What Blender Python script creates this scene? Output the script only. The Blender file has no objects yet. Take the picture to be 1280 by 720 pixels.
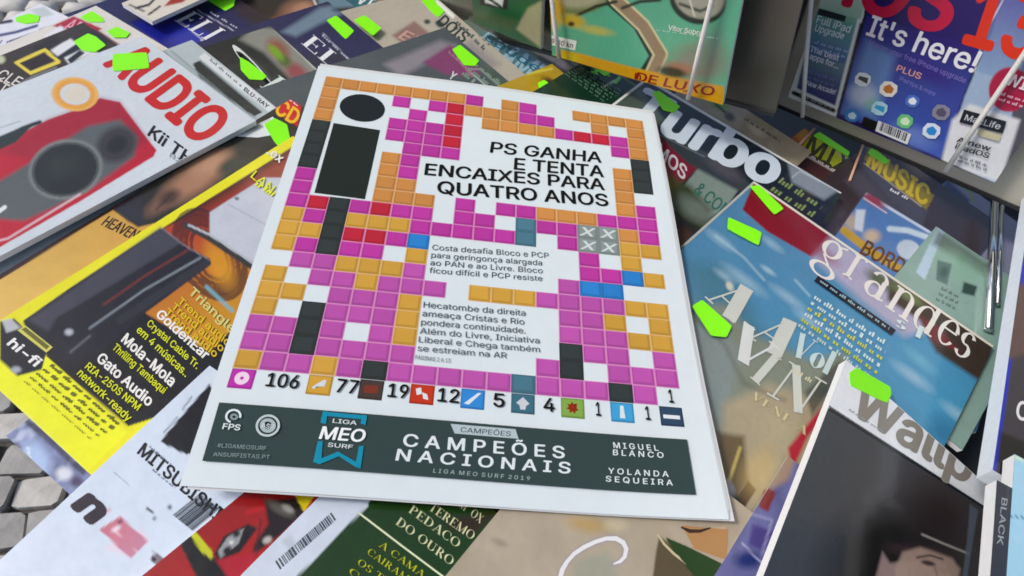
import bpy, bmesh, math, random
import numpy as np
from mathutils import Matrix, Vector
random.seed(7)
rng = np.random.default_rng(7)
sc = bpy.context.scene
# ------------------------------------------------------------------ camera
F = 780.0
def _pose():
    """camera pose above the newspaper (world: x along its width, y up its page, z up)"""
    q = [(398,82),(815,142),(908,655),(222,612)]; A = []
    for (X,Y),(x,y) in zip([(0,1),(1,1),(1,0),(0,0)], q):
        x -= 640; y -= 360
        A += [[X,Y,1,0,0,0,-x*X,-x*Y,-x],[0,0,0,X,Y,1,-y*X,-y*Y,-y]]
    h = np.linalg.svd(np.array(A,float))[2][-1].reshape(3,3)
    B = np.linalg.inv(np.diag([F,F,1]))@h
    if B[2,2] < 0: B = -B
    a,b,t = B.T
    s = 0.29/np.linalg.norm(a)
    X = a/np.linalg.norm(a); Y = b-(b@X)*X; Y /= np.linalg.norm(Y); Z = np.cross(X,Y)
    T = t*s
    return -np.array([X@T,Y@T,Z@T]), np.array([X,Y,Z])
CP, RC = _pose()
def ray(p): return RC@np.array([(p[0]-640)/F,(p[1]-360)/F,1.])
def hit(p, o, n):
    d = ray(p); return CP+d*(((o-CP)@n)/(d@n))
def proj(W):
    c = (W-CP)@RC
    return 640+F*c[...,0]/c[...,2], 360+F*c[...,1]/c[...,2]
cam = bpy.data.cameras.new('camera'); co = bpy.data.objects.new('camera', cam); sc.collection.objects.link(co)
m = Matrix.Identity(4)
for i in range(3):
    m[i][0] = RC[i][0]; m[i][1] = -RC[i][1]; m[i][2] = -RC[i][2]; m[i][3] = CP[i]
co.matrix_world = m
cam.sensor_width = 36; cam.lens = F/1280*36; cam.clip_end = 500; cam.clip_start = 0.01
cam.dof.use_dof = True; cam.dof.focus_distance = 0.42; cam.dof.aperture_fstop = 20.0
sc.camera = co
sc.cycles.filter_width = 1.7
# ------------------------------------------------------------------ light
SUN_EL, SUN_AZ = 47, 266
w = bpy.data.worlds.new("World"); sc.world = w; w.use_nodes = True
nt = w.node_tree; nt.nodes.clear()
sky = nt.nodes.new('ShaderNodeTexSky'); sky.sky_type = 'NISHITA'; sky.sun_disc = False
sky.sun_elevation = math.radians(SUN_EL); sky.sun_rotation = math.radians(SUN_AZ)
sky.dust_density = 4; sky.air_density = 1.0; sky.ozone_density = 1
bg = nt.nodes.new('ShaderNodeBackground'); bg.inputs[1].default_value = 0.13
wo = nt.nodes.new('ShaderNodeOutputWorld')
nt.links.new(sky.outputs[0], bg.inputs[0]); nt.links.new(bg.outputs[0], wo.inputs[0])
sl = bpy.data.lights.new('sun','SUN'); sl.energy = 1.9; sl.angle = math.radians(11); sl.color = (1,.98,.95)
so = bpy.data.objects.new('sun', sl); sc.collection.objects.link(so)
az, el = math.radians(SUN_AZ), math.radians(SUN_EL)
sd = Vector((math.sin(az)*math.cos(el), math.cos(az)*math.cos(el), math.sin(el)))
so.rotation_euler = sd.to_track_quat('Z','Y').to_euler()
sc.view_settings.view_transform = 'Standard'; sc.view_settings.look = 'None'
sc.view_settings.exposure = 0.0; sc.view_settings.gamma = 1
# ------------------------------------------------------------------ colour + materials
KA = 0.9
def lin(h):
    h = h.lstrip('#'); c = np.array([int(h[i:i+2],16) for i in (0,2,4)])/255.
    return np.where(c <= .04045, c/12.92, ((c+.055)/1.055)**2.4)
def col(h):     # ink colour
    c = lin(h)*KA; g = c@np.array([.25,.6,.15]); c = g+(c-g)*1.18
    return np.clip(c*1.02-.010, .004, .9)
def mat(name, base=None, rough=.5, metal=0, bump=0, bscale=40, spec=.5, noise=0, nscale=8, coat=0, attr=False, trans=0, alpha=1):
    M = bpy.data.materials.new(name); M.use_nodes = True; n = M.node_tree; b = n.nodes['Principled BSDF']
    tc = n.nodes.new('ShaderNodeTexCoord')
    if attr:
        a = n.nodes.new('ShaderNodeVertexColor'); a.layer_name = 'Col'; src = a.outputs[0]
    else:
        a = n.nodes.new('ShaderNodeRGB'); a.outputs[0].default_value = (*base,1); src = a.outputs[0]
    if noise:
        t = n.nodes.new('ShaderNodeTexNoise'); t.inputs['Scale'].default_value = nscale; t.inputs['Detail'].default_value = 6
        n.links.new(tc.outputs['Object'], t.inputs['Vector'])
        r = n.nodes.new('ShaderNodeMapRange'); r.inputs['To Min'].default_value = 1-noise; r.inputs['To Max'].default_value = 1+noise
        n.links.new(t.outputs[0], r.inputs[0])
        mx = n.nodes.new('ShaderNodeVectorMath'); mx.operation = 'SCALE'
        n.links.new(src, mx.inputs[0]); n.links.new(r.outputs[0], mx.inputs['Scale']); src = mx.outputs[0]
    n.links.new(src, b.inputs['Base Color'])
    b.inputs['Roughness'].default_value = rough; b.inputs['Metallic'].default_value = metal
    b.inputs['Specular IOR Level'].default_value = spec; b.inputs['Coat Weight'].default_value = coat; b.inputs['Coat Roughness'].default_value = .12
    b.inputs['Transmission Weight'].default_value = trans; b.inputs['Alpha'].default_value = alpha
    if bump:
        t2 = n.nodes.new('ShaderNodeTexNoise'); t2.inputs['Scale'].default_value = bscale; t2.inputs['Detail'].default_value = 4
        n.links.new(tc.outputs['Object'], t2.inputs['Vector'])
        bp = n.nodes.new('ShaderNodeBump'); bp.inputs['Strength'].default_value = bump; bp.inputs['Distance'].default_value = .002
        n.links.new(t2.outputs[0], bp.inputs['Height']); n.links.new(bp.outputs[0], b.inputs['Normal'])
    return M
MP = {'gloss': mat('glossy_print', rough=.28, bump=.7, bscale=14, attr=True, noise=.05, nscale=60, coat=.25),
      'film': mat('filmed_print', rough=.24, bump=1.3, bscale=11, attr=True, noise=.06, nscale=60, coat=.5, spec=.4),
      'matte': mat('newsprint', rough=.85, bump=.3, bscale=30, attr=True, noise=.03, nscale=90, spec=.2)}
M_pages = mat('page_edges', (.84,.85,.88), .8, noise=.06, nscale=200, bump=.12, bscale=600)
M_news = mat('newsprint_paper',(.62,.64,.65),.85,noise=.05,nscale=60,spec=.2)
M_sticker = mat('fluorescent_sticker', tuple(np.array((.24,.93,.005))), .45, noise=.05, nscale=120)
M_steel = mat('brushed_steel', (.54,.51,.44), .42, metal=.35, noise=.22, nscale=9, bump=.15)
M_dark = mat('black_painted_metal', (.022,.023,.026), .45, noise=.3, nscale=20)
M_chrome = mat('chrome', (.75,.77,.8), .12, metal=1, noise=.05)
M_cord = mat('white_elastic_cord', (.8,.78,.74), .6, noise=.1, nscale=300)
M_stone = [mat('limestone_%d'%i, c, .8, noise=.3, nscale=30, bump=.9, bscale=60) for i,c in enumerate([(.42,.41,.39),(.50,.49,.47),(.34,.335,.33)])]
M_sand = mat('joint_sand', (.10,.095,.085), .95, noise=.4, nscale=60, bump=.8, bscale=200)
# ------------------------------------------------------------------ object helpers
C = sc.collection
def mesh_obj(name, V, Fc, m, parent=None, cols=None, smooth=False):
    me = bpy.data.meshes.new(name)
    if isinstance(Fc, np.ndarray) and Fc.ndim == 2:
        k = Fc.shape[1]; n = len(Fc)
        me.vertices.add(len(V)); me.vertices.foreach_set('co', np.asarray(V,np.float32).ravel())
        me.loops.add(n*k); me.loops.foreach_set('vertex_index', Fc.astype(np.int32).ravel())
        me.polygons.add(n); me.polygons.foreach_set('loop_start', np.arange(0,n*k,k,dtype=np.int32))
        me.update(calc_edges=True); me.validate()
    else:
        me.from_pydata([tuple(v) for v in V], [], [list(f) for f in Fc])
    if cols is not None:
        at = me.color_attributes.new('Col','FLOAT_COLOR','POINT')
        a = np.ones((len(V),4),np.float32); a[:,:3] = cols; at.data.foreach_set('color', a.ravel())
    if smooth: me.polygons.foreach_set('use_smooth', [True]*len(me.polygons))
    if m: me.materials.append(m)
    o = bpy.data.objects.new(name, me); C.objects.link(o)
    if parent: o.parent = parent
    return o
def tag(o, label, cat, group=None):
    o['label'] = label; o['category'] = cat
    if group: o['group'] = group
    return o
def empty(name, M4, label, cat, group=None):
    o = bpy.data.objects.new(name, None); C.objects.link(o); o.empty_display_size = .02
    o.matrix_world = M4; return tag(o, label, cat, group)
def box_geo(x0,x1,y0,y1,z0,z1):
    V = [(x,y,z) for z in (z0,z1) for y in (y0,y1) for x in (x0,x1)]
    return V, [(0,2,3,1),(4,5,7,6),(0,1,5,4),(2,6,7,3),(0,4,6,2),(1,3,7,5)]
def tube(name, pts, r, m, parent=None, seg=8):
    pts = [np.array(p,float) for p in pts]; V = []; Fs = []
    for i,p in enumerate(pts):
        d = pts[min(i+1,len(pts)-1)]-pts[max(i-1,0)]; d /= np.linalg.norm(d)
        a = np.cross(d,[0,0,1.]) if abs(d[2]) < .9 else np.cross(d,[1.,0,0]); a /= np.linalg.norm(a); b = np.cross(d,a)
        for k in range(seg):
            t = 2*math.pi*k/seg; V.append(p+r*(math.cos(t)*a+math.sin(t)*b))
    for i in range(len(pts)-1):
        for k in range(seg):
            k2 = (k+1)%seg; Fs.append((i*seg+k,i*seg+k2,(i+1)*seg+k2,(i+1)*seg+k))
    Fs += [tuple(range(seg))[::-1], tuple(range((len(pts)-1)*seg,len(pts)*seg))]
    return mesh_obj(name, V, Fs, m, parent, smooth=True)
# ------------------------------------------------------------------ lettering
_tc = {}
try: FONT = bpy.data.fonts.load(bpy.utils.system_resource('DATAFILES', path='fonts')+'/Inter.woff2')   # Blender's own bundled face
except Exception: FONT = None
def glyphs(s, bold):
    """string -> (verts Nx2 in cap-height units, tris, width) using Blender's own font"""
    k = (s,bold)
    if k in _tc: return _tc[k]
    cu = bpy.data.curves.new('t','FONT'); cu.body = s; cu.size = 1; cu.resolution_u = 3
    if FONT: cu.font = FONT
    cu.fill_mode = 'BOTH'
    o = bpy.data.objects.new('t',cu); C.objects.link(o)
    dg = bpy.context.evaluated_depsgraph_get(); cc = o.evaluated_get(dg).to_curve(dg)
    from mathutils.geometry import interpolate_bezier, delaunay_2d_cdt
    outs = []
    for sp in cc.splines:
        bp = sp.bezier_points; n = len(bp); L = []
        if n:
            for q in range(n):
                a,b = bp[q],bp[(q+1)%n]
                straight = (a.handle_right-a.co).length < 1e-5 and (b.handle_left-b.co).length < 1e-5
                if a.handle_right_type == 'VECTOR' and b.handle_left_type == 'VECTOR': straight = True
                L += [a.co.copy()] if straight else interpolate_bezier(a.co,a.handle_right,b.handle_left,b.co,6)[:-1]
        else: L = [Vector(p_.co[:3]) for p_ in sp.points]
        P2 = np.array([[p_[0],p_[1]] for p_ in L])
        if len(P2) < 3: continue
        outs.append(P2)
    V = []; T = []
    if outs:
        pv_ = [Vector((float(p_[0]),float(p_[1]))) for P2 in outs for p_ in P2]; ed = []; b = 0
        for P2 in outs:
            ed += [(b+q,b+(q+1)%len(P2)) for q in range(len(P2))]; b += len(P2)
        vo,_,fo,_,_,_ = delaunay_2d_cdt(pv_, ed, [], 0, 1e-6)
        V = np.array([(v_[0],v_[1]) for v_ in vo]); T = np.array([f_[:] for f_ in fo if len(f_) == 3])
        cn = V[T].mean(1); wn = np.zeros(len(cn))
        for P2 in outs:           # keep what has a non-zero winding number
            A_ = P2; B_ = np.roll(P2,-1,0)
            up_ = (A_[None,:,1] <= cn[:,1:2])&(B_[None,:,1] > cn[:,1:2]); dn_ = (A_[None,:,1] > cn[:,1:2])&(B_[None,:,1] <= cn[:,1:2])
            sd_ = (B_[None,:,0]-A_[None,:,0])*(cn[:,1:2]-A_[None,:,1])-(cn[:,0:1]-A_[None,:,0])*(B_[None,:,1]-A_[None,:,1])
            wn += (up_&(sd_ > 0)).sum(1)-(dn_&(sd_ < 0)).sum(1)
        T = T[wn != 0]
    o.evaluated_get(dg).to_curve_clear(); bpy.data.objects.remove(o); bpy.data.curves.remove(cu)
    V = np.array(V,float).reshape(-1,2); T = np.array(T,int).reshape(-1,3)
    if len(T):      # all faces upward
        e_ = V[T]; sg = (e_[:,1,0]-e_[:,0,0])*(e_[:,2,1]-e_[:,0,1])-(e_[:,2,0]-e_[:,0,0])*(e_[:,1,1]-e_[:,0,1])
        T[sg < 0] = T[sg < 0][:,::-1]
    if 'H' not in _tc and s != 'H':
        hv = glyphs('H',0)[0]; _tc['H'] = hv[:,1].max() if len(hv) else .7
    if s != 'H' or bold:
        V = V/_tc.get('H',.7)
    V[:,0] -= V[:,0].min() if len(V) else 0
    if bold and len(V):      # heavier weight: the same letter printed again a hair to each side
        q = bold*1.0; VV = []; TT = []
        for i,(dx,dy) in enumerate(((0,0),(1,0),(-1,0),(0,.7),(0,-.7),(.7,.5),(-.7,.5),(.7,-.5),(-.7,-.5))):
            VV.append(np.column_stack([V[:,0]+dx*q,V[:,1]+dy*q,np.full(len(V),i*2e-6)])); TT.append(T+i*len(V))
        V = np.concatenate(VV); T = np.concatenate(TT); V[:,0] -= V[:,0].min()
    r = (V, T, V[:,0].max() if len(V) else 1); _tc[k] = r; return r
SG = {
'E':(.64,[('T',.16,0,.16,1),('t',.02,.02,.6,.02),('t',.02,.98,.56,.98),('t',.16,.5,.44,.5),('t',.59,0,.59,.22),('t',.55,1,.55,.8),('t',.43,.4,.43,.6)]),
'F':(.6,[('T',.16,0,.16,1),('t',.02,.02,.32,.02),('t',.02,.98,.56,.98),('t',.16,.5,.44,.5),('t',.55,1,.55,.8)]),
'L':(.62,[('T',.16,0,.16,1),('t',.02,.02,.58,.02),('t',.02,.98,.32,.98),('t',.57,0,.57,.25)]),
'I':(.34,[('T',.16,0,.16,1),('t',.01,.02,.31,.02),('t',.01,.98,.31,.98)]),
'T':(.66,[('T',.33,0,.33,1),('t',.18,.02,.48,.02),('t',.02,.98,.64,.98),('t',.03,1,.03,.78),('t',.63,1,.63,.78)]),
'S':(.56,[('A',.28,.74,.19,.24,20,270),('A',.28,.26,.2,.24,90,-160)]),
'A':(.76,[('t',.1,0,.38,1),('T',.38,1,.66,0),('t',.2,.34,.54,.34),('t',0,.02,.22,.02),('t',.5,.02,.78,.02)]),
'V':(.74,[('T',.1,1,.38,0),('t',.38,0,.66,1),('t',0,.98,.24,.98),('t',.54,.98,.76,.98)]),
'Y':(.7,[('T',.08,1,.34,.45),('t',.34,.45,.6,1),('T',.34,0,.34,.48),('t',.2,.02,.48,.02),('t',0,.98,.2,.98),('t',.5,.98,.7,.98)]),
'X':(.7,[('T',.08,1,.6,0),('t',.08,0,.6,1),('t',0,.98,.2,.98),('t',.48,.02,.7,.02)]),
'N':(.8,[('t',.14,0,.14,1),('T',.14,1,.66,0),('t',.66,0,.66,1),('t',.0,.98,.16,.98),('t',.02,.02,.26,.02),('t',.54,.98,.78,.98)]),
'M':(.95,[('t',.12,0,.12,1),('T',.12,1,.45,0),('t',.45,0,.8,1),('T',.8,1,.8,0),('t',0,.02,.24,.02),('t',.68,.02,.92,.02)]),
'O':(.8,[('A',.38,.5,.31,.49,0,360)]),'C':(.7,[('A',.4,.5,.32,.49,42,318),('t',.64,.62,.64,.9)]),
'Q':(.8,[('A',.38,.5,.31,.49,0,360),('T',.4,.15,.7,-.15)]),
'G':(.78,[('A',.4,.5,.32,.49,42,318),('t',.64,.66,.64,.9),('T',.64,.08,.64,.42),('t',.5,.42,.76,.42)]),
'D':(.78,[('T',.16,0,.16,1),('A',.3,.5,.36,.48,-90,90),('t',.02,.02,.32,.02),('t',.02,.98,.32,.98)]),
'P':(.62,[('T',.16,0,.16,1),('A',.28,.74,.24,.24,-90,90),('t',.02,.02,.32,.02),('t',.02,.98,.3,.98)]),
'R':(.72,[('T',.16,0,.16,1),('A',.28,.74,.22,.24,-90,90),('t',.02,.02,.3,.02),('t',.02,.98,.3,.98),('T',.36,.5,.62,0)]),
'U':(.76,[('T',.14,1,.14,.3),('A',.37,.3,.23,.29,180,360),('t',.6,.3,.6,1),('t',0,.98,.28,.98),('t',.48,.98,.72,.98)]),
'g':(.52,[('A',.22,.42,.16,.2,0,360),('A',.24,-.12,.22,.15,0,360),('t',.12,.22,.3,.04),('t',.34,.58,.48,.64)]),
'r':(.42,[('T',.12,0,.12,.62),('A',.24,.42,.14,.2,140,50),('t',.02,.02,.24,.02),('t',.02,.6,.12,.6)]),
'a':(.5,[('T',.36,0,.36,.45),('A',.24,.43,.14,.18,0,160),('A',.22,.17,.14,.17,0,360),('t',.36,.02,.48,.06)]),
'n':(.56,[('T',.12,0,.12,.62),('A',.27,.42,.15,.19,180,0),('T',.42,0,.42,.42),('t',.02,.02,.23,.02),('t',.32,.02,.53,.02),('t',.02,.6,.12,.6)]),
'd':(.54,[('T',.4,0,.4,1),('A',.24,.3,.17,.3,0,360),('t',.28,.98,.4,.98),('t',.4,.02,.52,.02)]),
'e':(.48,[('A',.23,.31,.17,.31,15,325),('t',.08,.36,.4,.36)]),
's':(.4,[('A',.19,.46,.12,.15,20,270),('A',.19,.16,.13,.16,90,-160)]),
'o':(.52,[('A',.25,.31,.19,.31,0,360)]),'l':(.26,[('T',.12,0,.12,1),('t',.02,.02,.22,.02),('t',.02,.98,.12,.98)]),
'v':(.52,[('T',.08,.62,.26,0),('t',.26,0,.44,.62)]),' ':(.3,[])}
def serif_glyphs(s, fat=.13, thin=.04):
    V = []; T = []; x = 0
    def seg(x1,y1,x2,y2,w):
        d = np.array([x2-x1,y2-y1]); L = np.linalg.norm(d); n = np.array([-d[1],d[0]])/L*w/2; b = len(V)
        for p in ((x1,y1),(x2,y2)):
            V.append(np.array(p)+n); V.append(np.array(p)-n)
        T.extend([(b,b+1,b+3),(b,b+3,b+2)])
    for ch in s:
        gw, els = SG.get(ch,(.3,[]))
        for e in els:
            if e[0] == 'A':
                _,cx,cy,rx,ry,a0,a1 = e; N = 20; b = len(V)
                for i in range(N+1):
                    a = math.radians(a0+(a1-a0)*i/N); wd = thin+(fat-thin)*abs(math.cos(a))**1.5
                    for sg in (1,-1):
                        V.append(np.array([x+cx+(rx+sg*wd/2)*math.cos(a), cy+(ry+sg*thin/2)*math.sin(a)]))
                for i in range(N):
                    T.extend([(b+2*i,b+2*i+1,b+2*i+3),(b+2*i,b+2*i+3,b+2*i+2)])
            else:
                seg(x+e[1],e[2],x+e[3],e[4], fat if e[0] == 'T' else thin)
        x += gw+.06
    return np.array(V), np.array(T), x-.06
# ------------------------------------------------------------------ a printed thing (magazine or newspaper)
UP = np.array([0,0,1.])
def square_plane(TL, TR, BL, z):
    """the least tilted plane through TL in which the top and left edges meet at a right angle"""
    o = hit(TL,np.array([0,0,z/1000.]),UP); best = None
    for th in np.radians(np.arange(0,24,1.)):
        for a in np.radians(np.arange(0,360,10.)):
            n = np.array([math.sin(th)*math.cos(a),math.sin(th)*math.sin(a),math.cos(th)])
            e,f = hit(TR,o,n)-o,hit(BL,o,n)-o
            c = abs(math.degrees(math.acos(e@f/np.linalg.norm(e)/np.linalg.norm(f)))-90)*4+math.degrees(th)
            if best is None or c < best[0]: best = (c,n,th,a)
    print('tilt',round(math.degrees(best[2])),round(math.degrees(best[3])))
    return o, best[1]
class Mag:
    def __init__(s, name, label, TL=None, TR=None, BL=None, BR=None, w=.21, h=.28, z=-20, t=4.5, base='#ffffff', res=1.7, amp=.35,
                 fin='gloss', cat='magazine', plane=None, group=None, page_col=None):
        o, n = (np.array([0,0,z/1000.]), UP) if plane is None else plane
        P = lambda p: hit(p,o,n)
        if TL is not None and TR is not None:
            O = P(TL); ux = P(TR)-O
            if w is None: w = np.linalg.norm(ux)
            ux /= np.linalg.norm(ux)
        elif TL is not None and BL is not None:
            O = P(TL); dn = P(BL)-O
            if h is None: h = np.linalg.norm(dn)
            dn /= np.linalg.norm(dn); ux = np.cross(n,dn)
            ux = ux if np.cross(ux,-dn)@n > 0 else -ux
        else:
            B0 = P(BL); ux = P(BR)-B0
            if w is None: w = np.linalg.norm(ux)
            ux /= np.linalg.norm(ux); O = B0+np.cross(n,ux)*h
        up = np.cross(n,ux)
        s.O,s.ux,s.up,s.n,s.w,s.h,s.o,s.t = O,ux,up,n,w,h,o,t/1000.
        s.R = np.array([ux,up,n]).T
        s.amp = amp/1000.; s.ph = rng.uniform(0,6.28,4); s.fin = fin; s.lay = 0; s.parts = {}; s.name = name
        M4 = Matrix.Identity(4)
        base_pt = O+ux*w/2-up*h/2-n*s.t
        s.off = np.array([w/2,-h/2,-s.t])          # local coords are measured from TL; the Empty stands at the base centre
        for i in range(3):
            M4[i][0],M4[i][1],M4[i][2],M4[i][3] = ux[i],up[i],n[i],base_pt[i]
        s.root = empty(name, M4, label, cat, group)
        nx, ny = max(2,int(w*1000/res)), max(2,int(h*1000/res))
        gx, gy = np.meshgrid(np.linspace(0,w,nx+1), np.linspace(0,-h,ny+1)); s.nx,s.ny = nx,ny
        s.gx, s.gy = gx.ravel(), gy.ravel()
        W = O+np.outer(s.gx,ux)+np.outer(s.gy,up); s.px, s.py = proj(W)
        s.c = np.tile(col(base),(len(s.gx),1)); s.page_col = page_col
    def wave(s, x, y):
        a = s.amp; p = s.ph
        return a*(np.sin(x*19+p[0]+y*7)*.5+np.sin(y*23+p[1]-x*9)*.5)
    def loc(s, p):
        d = hit(p,s.o,s.n)-s.O; return np.array([d@s.ux, d@s.up])
    # --- soft colour painting on the cover's own vertices (the printed picture)
    def _mix(s, m, c, a=1):
        m = (np.clip(m,0,1)*a)[:,None]; s.c = s.c*(1-m)+col(c)*m
    def poly(s, pts, c, soft=1.5, a=1):
        soft = soft*.55 if soft <= 2 else soft*.8
        pts = np.array(pts,float); X,Y = s.px,s.py; d = np.full(len(X),1e9); ins = np.zeros(len(X),bool)
        for i in range(len(pts)):
            x1,y1 = pts[i-1]; x2,y2 = pts[i]; ex,ey = x2-x1,y2-y1; L = ex*ex+ey*ey+1e-9
            t = np.clip(((X-x1)*ex+(Y-y1)*ey)/L,0,1); d = np.minimum(d, np.hypot(X-x1-t*ex,Y-y1-t*ey))
            c1 = (y1 > Y) != (y2 > Y)
            with np.errstate(divide='ignore',invalid='ignore'):
                ins ^= c1 & (X < (x2-x1)*(Y-y1)/(y2-y1+1e-12)+x1)
        s._mix(.5+np.where(ins,d,-d)/(2*soft), c, a); return s
    def ell(s, cx, cy, rx, ry, c, rot=0, soft=.15, a=1, ring=0):
        soft = soft*.4 if soft <= .2 else soft*.85
        r = math.radians(rot); dx,dy = s.px-cx,s.py-cy
        u = (dx*math.cos(r)+dy*math.sin(r))/rx; v = (-dx*math.sin(r)+dy*math.cos(r))/ry; q = np.hypot(u,v)
        if ring: q = np.abs(q-1)/ring
        s._mix(.5+(1-q)/(2*soft), c, a); return s
    def line(s, pts, wd, c, soft=.8, a=1):
        soft *= .65
        pts = np.array(pts,float); d = np.full(len(s.px),1e9)
        for (x1,y1),(x2,y2) in zip(pts[:-1],pts[1:]):
            ex,ey = x2-x1,y2-y1; L = ex*ex+ey*ey+1e-9
            t = np.clip(((s.px-x1)*ex+(s.py-y1)*ey)/L,0,1); d = np.minimum(d, np.hypot(s.px-x1-t*ex,s.py-y1-t*ey))
        s._mix(.5+(wd/2-d)/(2*soft), c, a); return s
    def grad(s, p0, p1, c0, c1, a=1, pts=None):
        ex,ey = p1[0]-p0[0],p1[1]-p0[1]; t = np.clip(((s.px-p0[0])*ex+(s.py-p0[1])*ey)/(ex*ex+ey*ey),0,1)[:,None]
        tgt = col(c0)*(1-t)+col(c1)*t
        if pts is not None:
            sv = s.c.copy(); s.c[:] = 0; s.poly(pts,'#ffffff',1.5); m = s.c[:,:1]/col('#ffffff')[0]; s.c = sv
        else: m = 1
        s.c = s.c*(1-a*m)+tgt*a*m; return s
    def mottle(s, amt=.15, sc_=60, c=None, seed=0, a=.5):
        """smooth value noise over the cover, printed colour variation"""
        r = np.random.default_rng(seed+11); f = np.zeros(len(s.gx))
        for k in range(7):
            q = r.normal(size=2)*sc_*(1+.7*k); f += np.sin(s.gx*q[0]+s.gy*q[1]+r.uniform(0,6.28)+1.5*np.sin(s.gx*q[1]*.6-s.gy*q[0]*.5))/(1+.35*k)
        f /= 3.2
        if c is None: s.c = np.clip(s.c*(1+amt*f)[:,None],0,.92)
        else: s._mix(f*1.5-.2, c, a)
        return s
    # --- crisp print: thin ink shapes a tenth of a millimetre proud of the cover
    def _add(s, part, V2, T, c):
        s.parts.setdefault(part,[]).append((np.array(V2,float),np.array(T),c if not isinstance(c,str) else col(c),s.lay)); s.lay += 2
    def quad(s, part, pts, c):
        V = [s.loc(p) for p in pts]; n = len(V)
        if n == 4: T = [(0,1,2),(0,2,3)]
        else: T = [(0,i,i+1) for i in range(1,n-1)]
        s._add(part, V, T, c); return s
    def disc(s, part, p, q, r_, c, r0=0, n=32, a0=0, a1=360):
        """ellipse: centre p, pixel points q and r_ at the ends of its two half axes"""
        P,Q,R_ = s.loc(p),s.loc(q),s.loc(r_); V = []; T = []
        for i in range(n+1):
            t = math.radians(a0+(a1-a0)*i/n); d = math.cos(t)*(Q-P)+math.sin(t)*(R_-P); V += [P+d, P+d*r0]
        for i in range(n): T += [(2*i,2*i+1,2*i+3),(2*i,2*i+3,2*i+2)]
        s._add(part,V,T,c); return s
    def text(s, part, st, p0, p1, pt, c, bold=.0, serif=False, fat=.13, slant=0):
        V,T,wd = serif_glyphs(st,fat) if serif else glyphs(st,bold)
        if not len(V): return s
        P0,P1,PT = s.loc(p0),s.loc(p1),s.loc(pt)
        X = (V[:,0]+slant*V[:,1])/wd
        W2 = P0+np.outer(X,P1-P0)+np.outer(V[:,1],PT-P0)
        if V.shape[1] == 3: W2 = np.column_stack([W2,V[:,2]])
        s._add('%s#%d'%(part,s.lay), W2, T, c); return s
    def stroke(s, part, pts, wd, c):
        V = []; T = []; pts = [np.array(p,float) for p in pts]; L = len(pts); wd = wd if isinstance(wd,(list,tuple)) else [wd]*L
        for i,p in enumerate(pts):
            d = pts[min(i+1,L-1)]-pts[max(i-1,0)]; d /= np.linalg.norm(d); n = np.array([-d[1],d[0]])*wd[i]/2
            V += [s.loc(p+n),s.loc(p-n)]
        for i in range(L-1): T += [(2*i,2*i+1,2*i+3),(2*i,2*i+3,2*i+2)]
        s._add('%s#%d'%(part,s.lay),V,T,c); return s
    def bars(s, part, p0, p1, pt, c, n=5, rows=1, gap=1.6, fill=.75, seed=0):
        """rows of unreadably small type, as little word blocks"""
        r = random.Random(seed); P0,P1,PT = s.loc(p0),s.loc(p1),s.loc(pt); ex,ey = P1-P0,PT-P0
        V = []; T = []
        for k in range(rows):
            x = 0
            while x < 1:
                l = r.uniform(.5,1.3)/n*fill; e = min(x+l, 1.0)
                nl = max(1,int((e-x)*n*5))
                for j in range(nl):
                    xa = x+(e-x)*j/nl; xb = x+(e-x)*(j+.68)/nl; hh = r.choice((.62,.62,.7,1)); b = len(V)
                    for (u,v) in ((xa,0),(xb,0),(xb,hh),(xa,hh)): V.append(P0+u*ex+(v-k*gap)*ey)
                    T += [(b,b+1,b+2),(b,b+2,b+3)]
                x = e+(1-fill)/n
        s._add('%s#%d'%(part,s.lay),V,T,c); return s
    def barcode(s, part, p0, p1, pt, c='#222222', n=30, seed=1):
        r = random.Random(seed); P0,P1,PT = s.loc(p0),s.loc(p1),s.loc(pt); x = 0; V = []; T = []
        while x < 1:
            l = r.choice((1,1,2,3))/n*.55; b = len(V)
            for (u,v) in ((x,0),(x+l,0),(x+l,1),(x,1)): V.append(P0+u*(P1-P0)+v*(PT-P0))
            T += [(b,b+1,b+2),(b,b+2,b+3)]; x += l+r.choice((1,1,2))/n*.55
        s._add(part,V,T,c); return s
    def sticker(s, pts, label=None, name='price_sticker', mark=True):
        q_ = [np.array(p,float) for p in pts]; pts = []
        for i in range(len(q_)):                    # slightly rounded corners
            a_,b_,c_ = q_[i-1],q_[i],q_[(i+1)%len(q_)]
            pts += [b_*.84+a_*.16, b_*.96+a_*.02+c_*.02, b_*.84+c_*.16]
        V2 = [s.loc(p) for p in pts]; zt = .00016+.00002*s.lay; V = []
        n = len(V2)
        for dz in (0,.00022):
            for v in V2: V.append((v[0]-s.off[0],v[1]-s.off[1],s.wave(v[0],v[1])+zt+dz-s.off[2]))
        Fs = [tuple(range(n,2*n)),tuple(range(n))[::-1]]+[(i,(i+1)%n,n+(i+1)%n,n+i) for i in range(n)]
        o = mesh_obj(name, V, Fs, M_sticker, s.root)
        s.lay += 22
        return s
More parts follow.
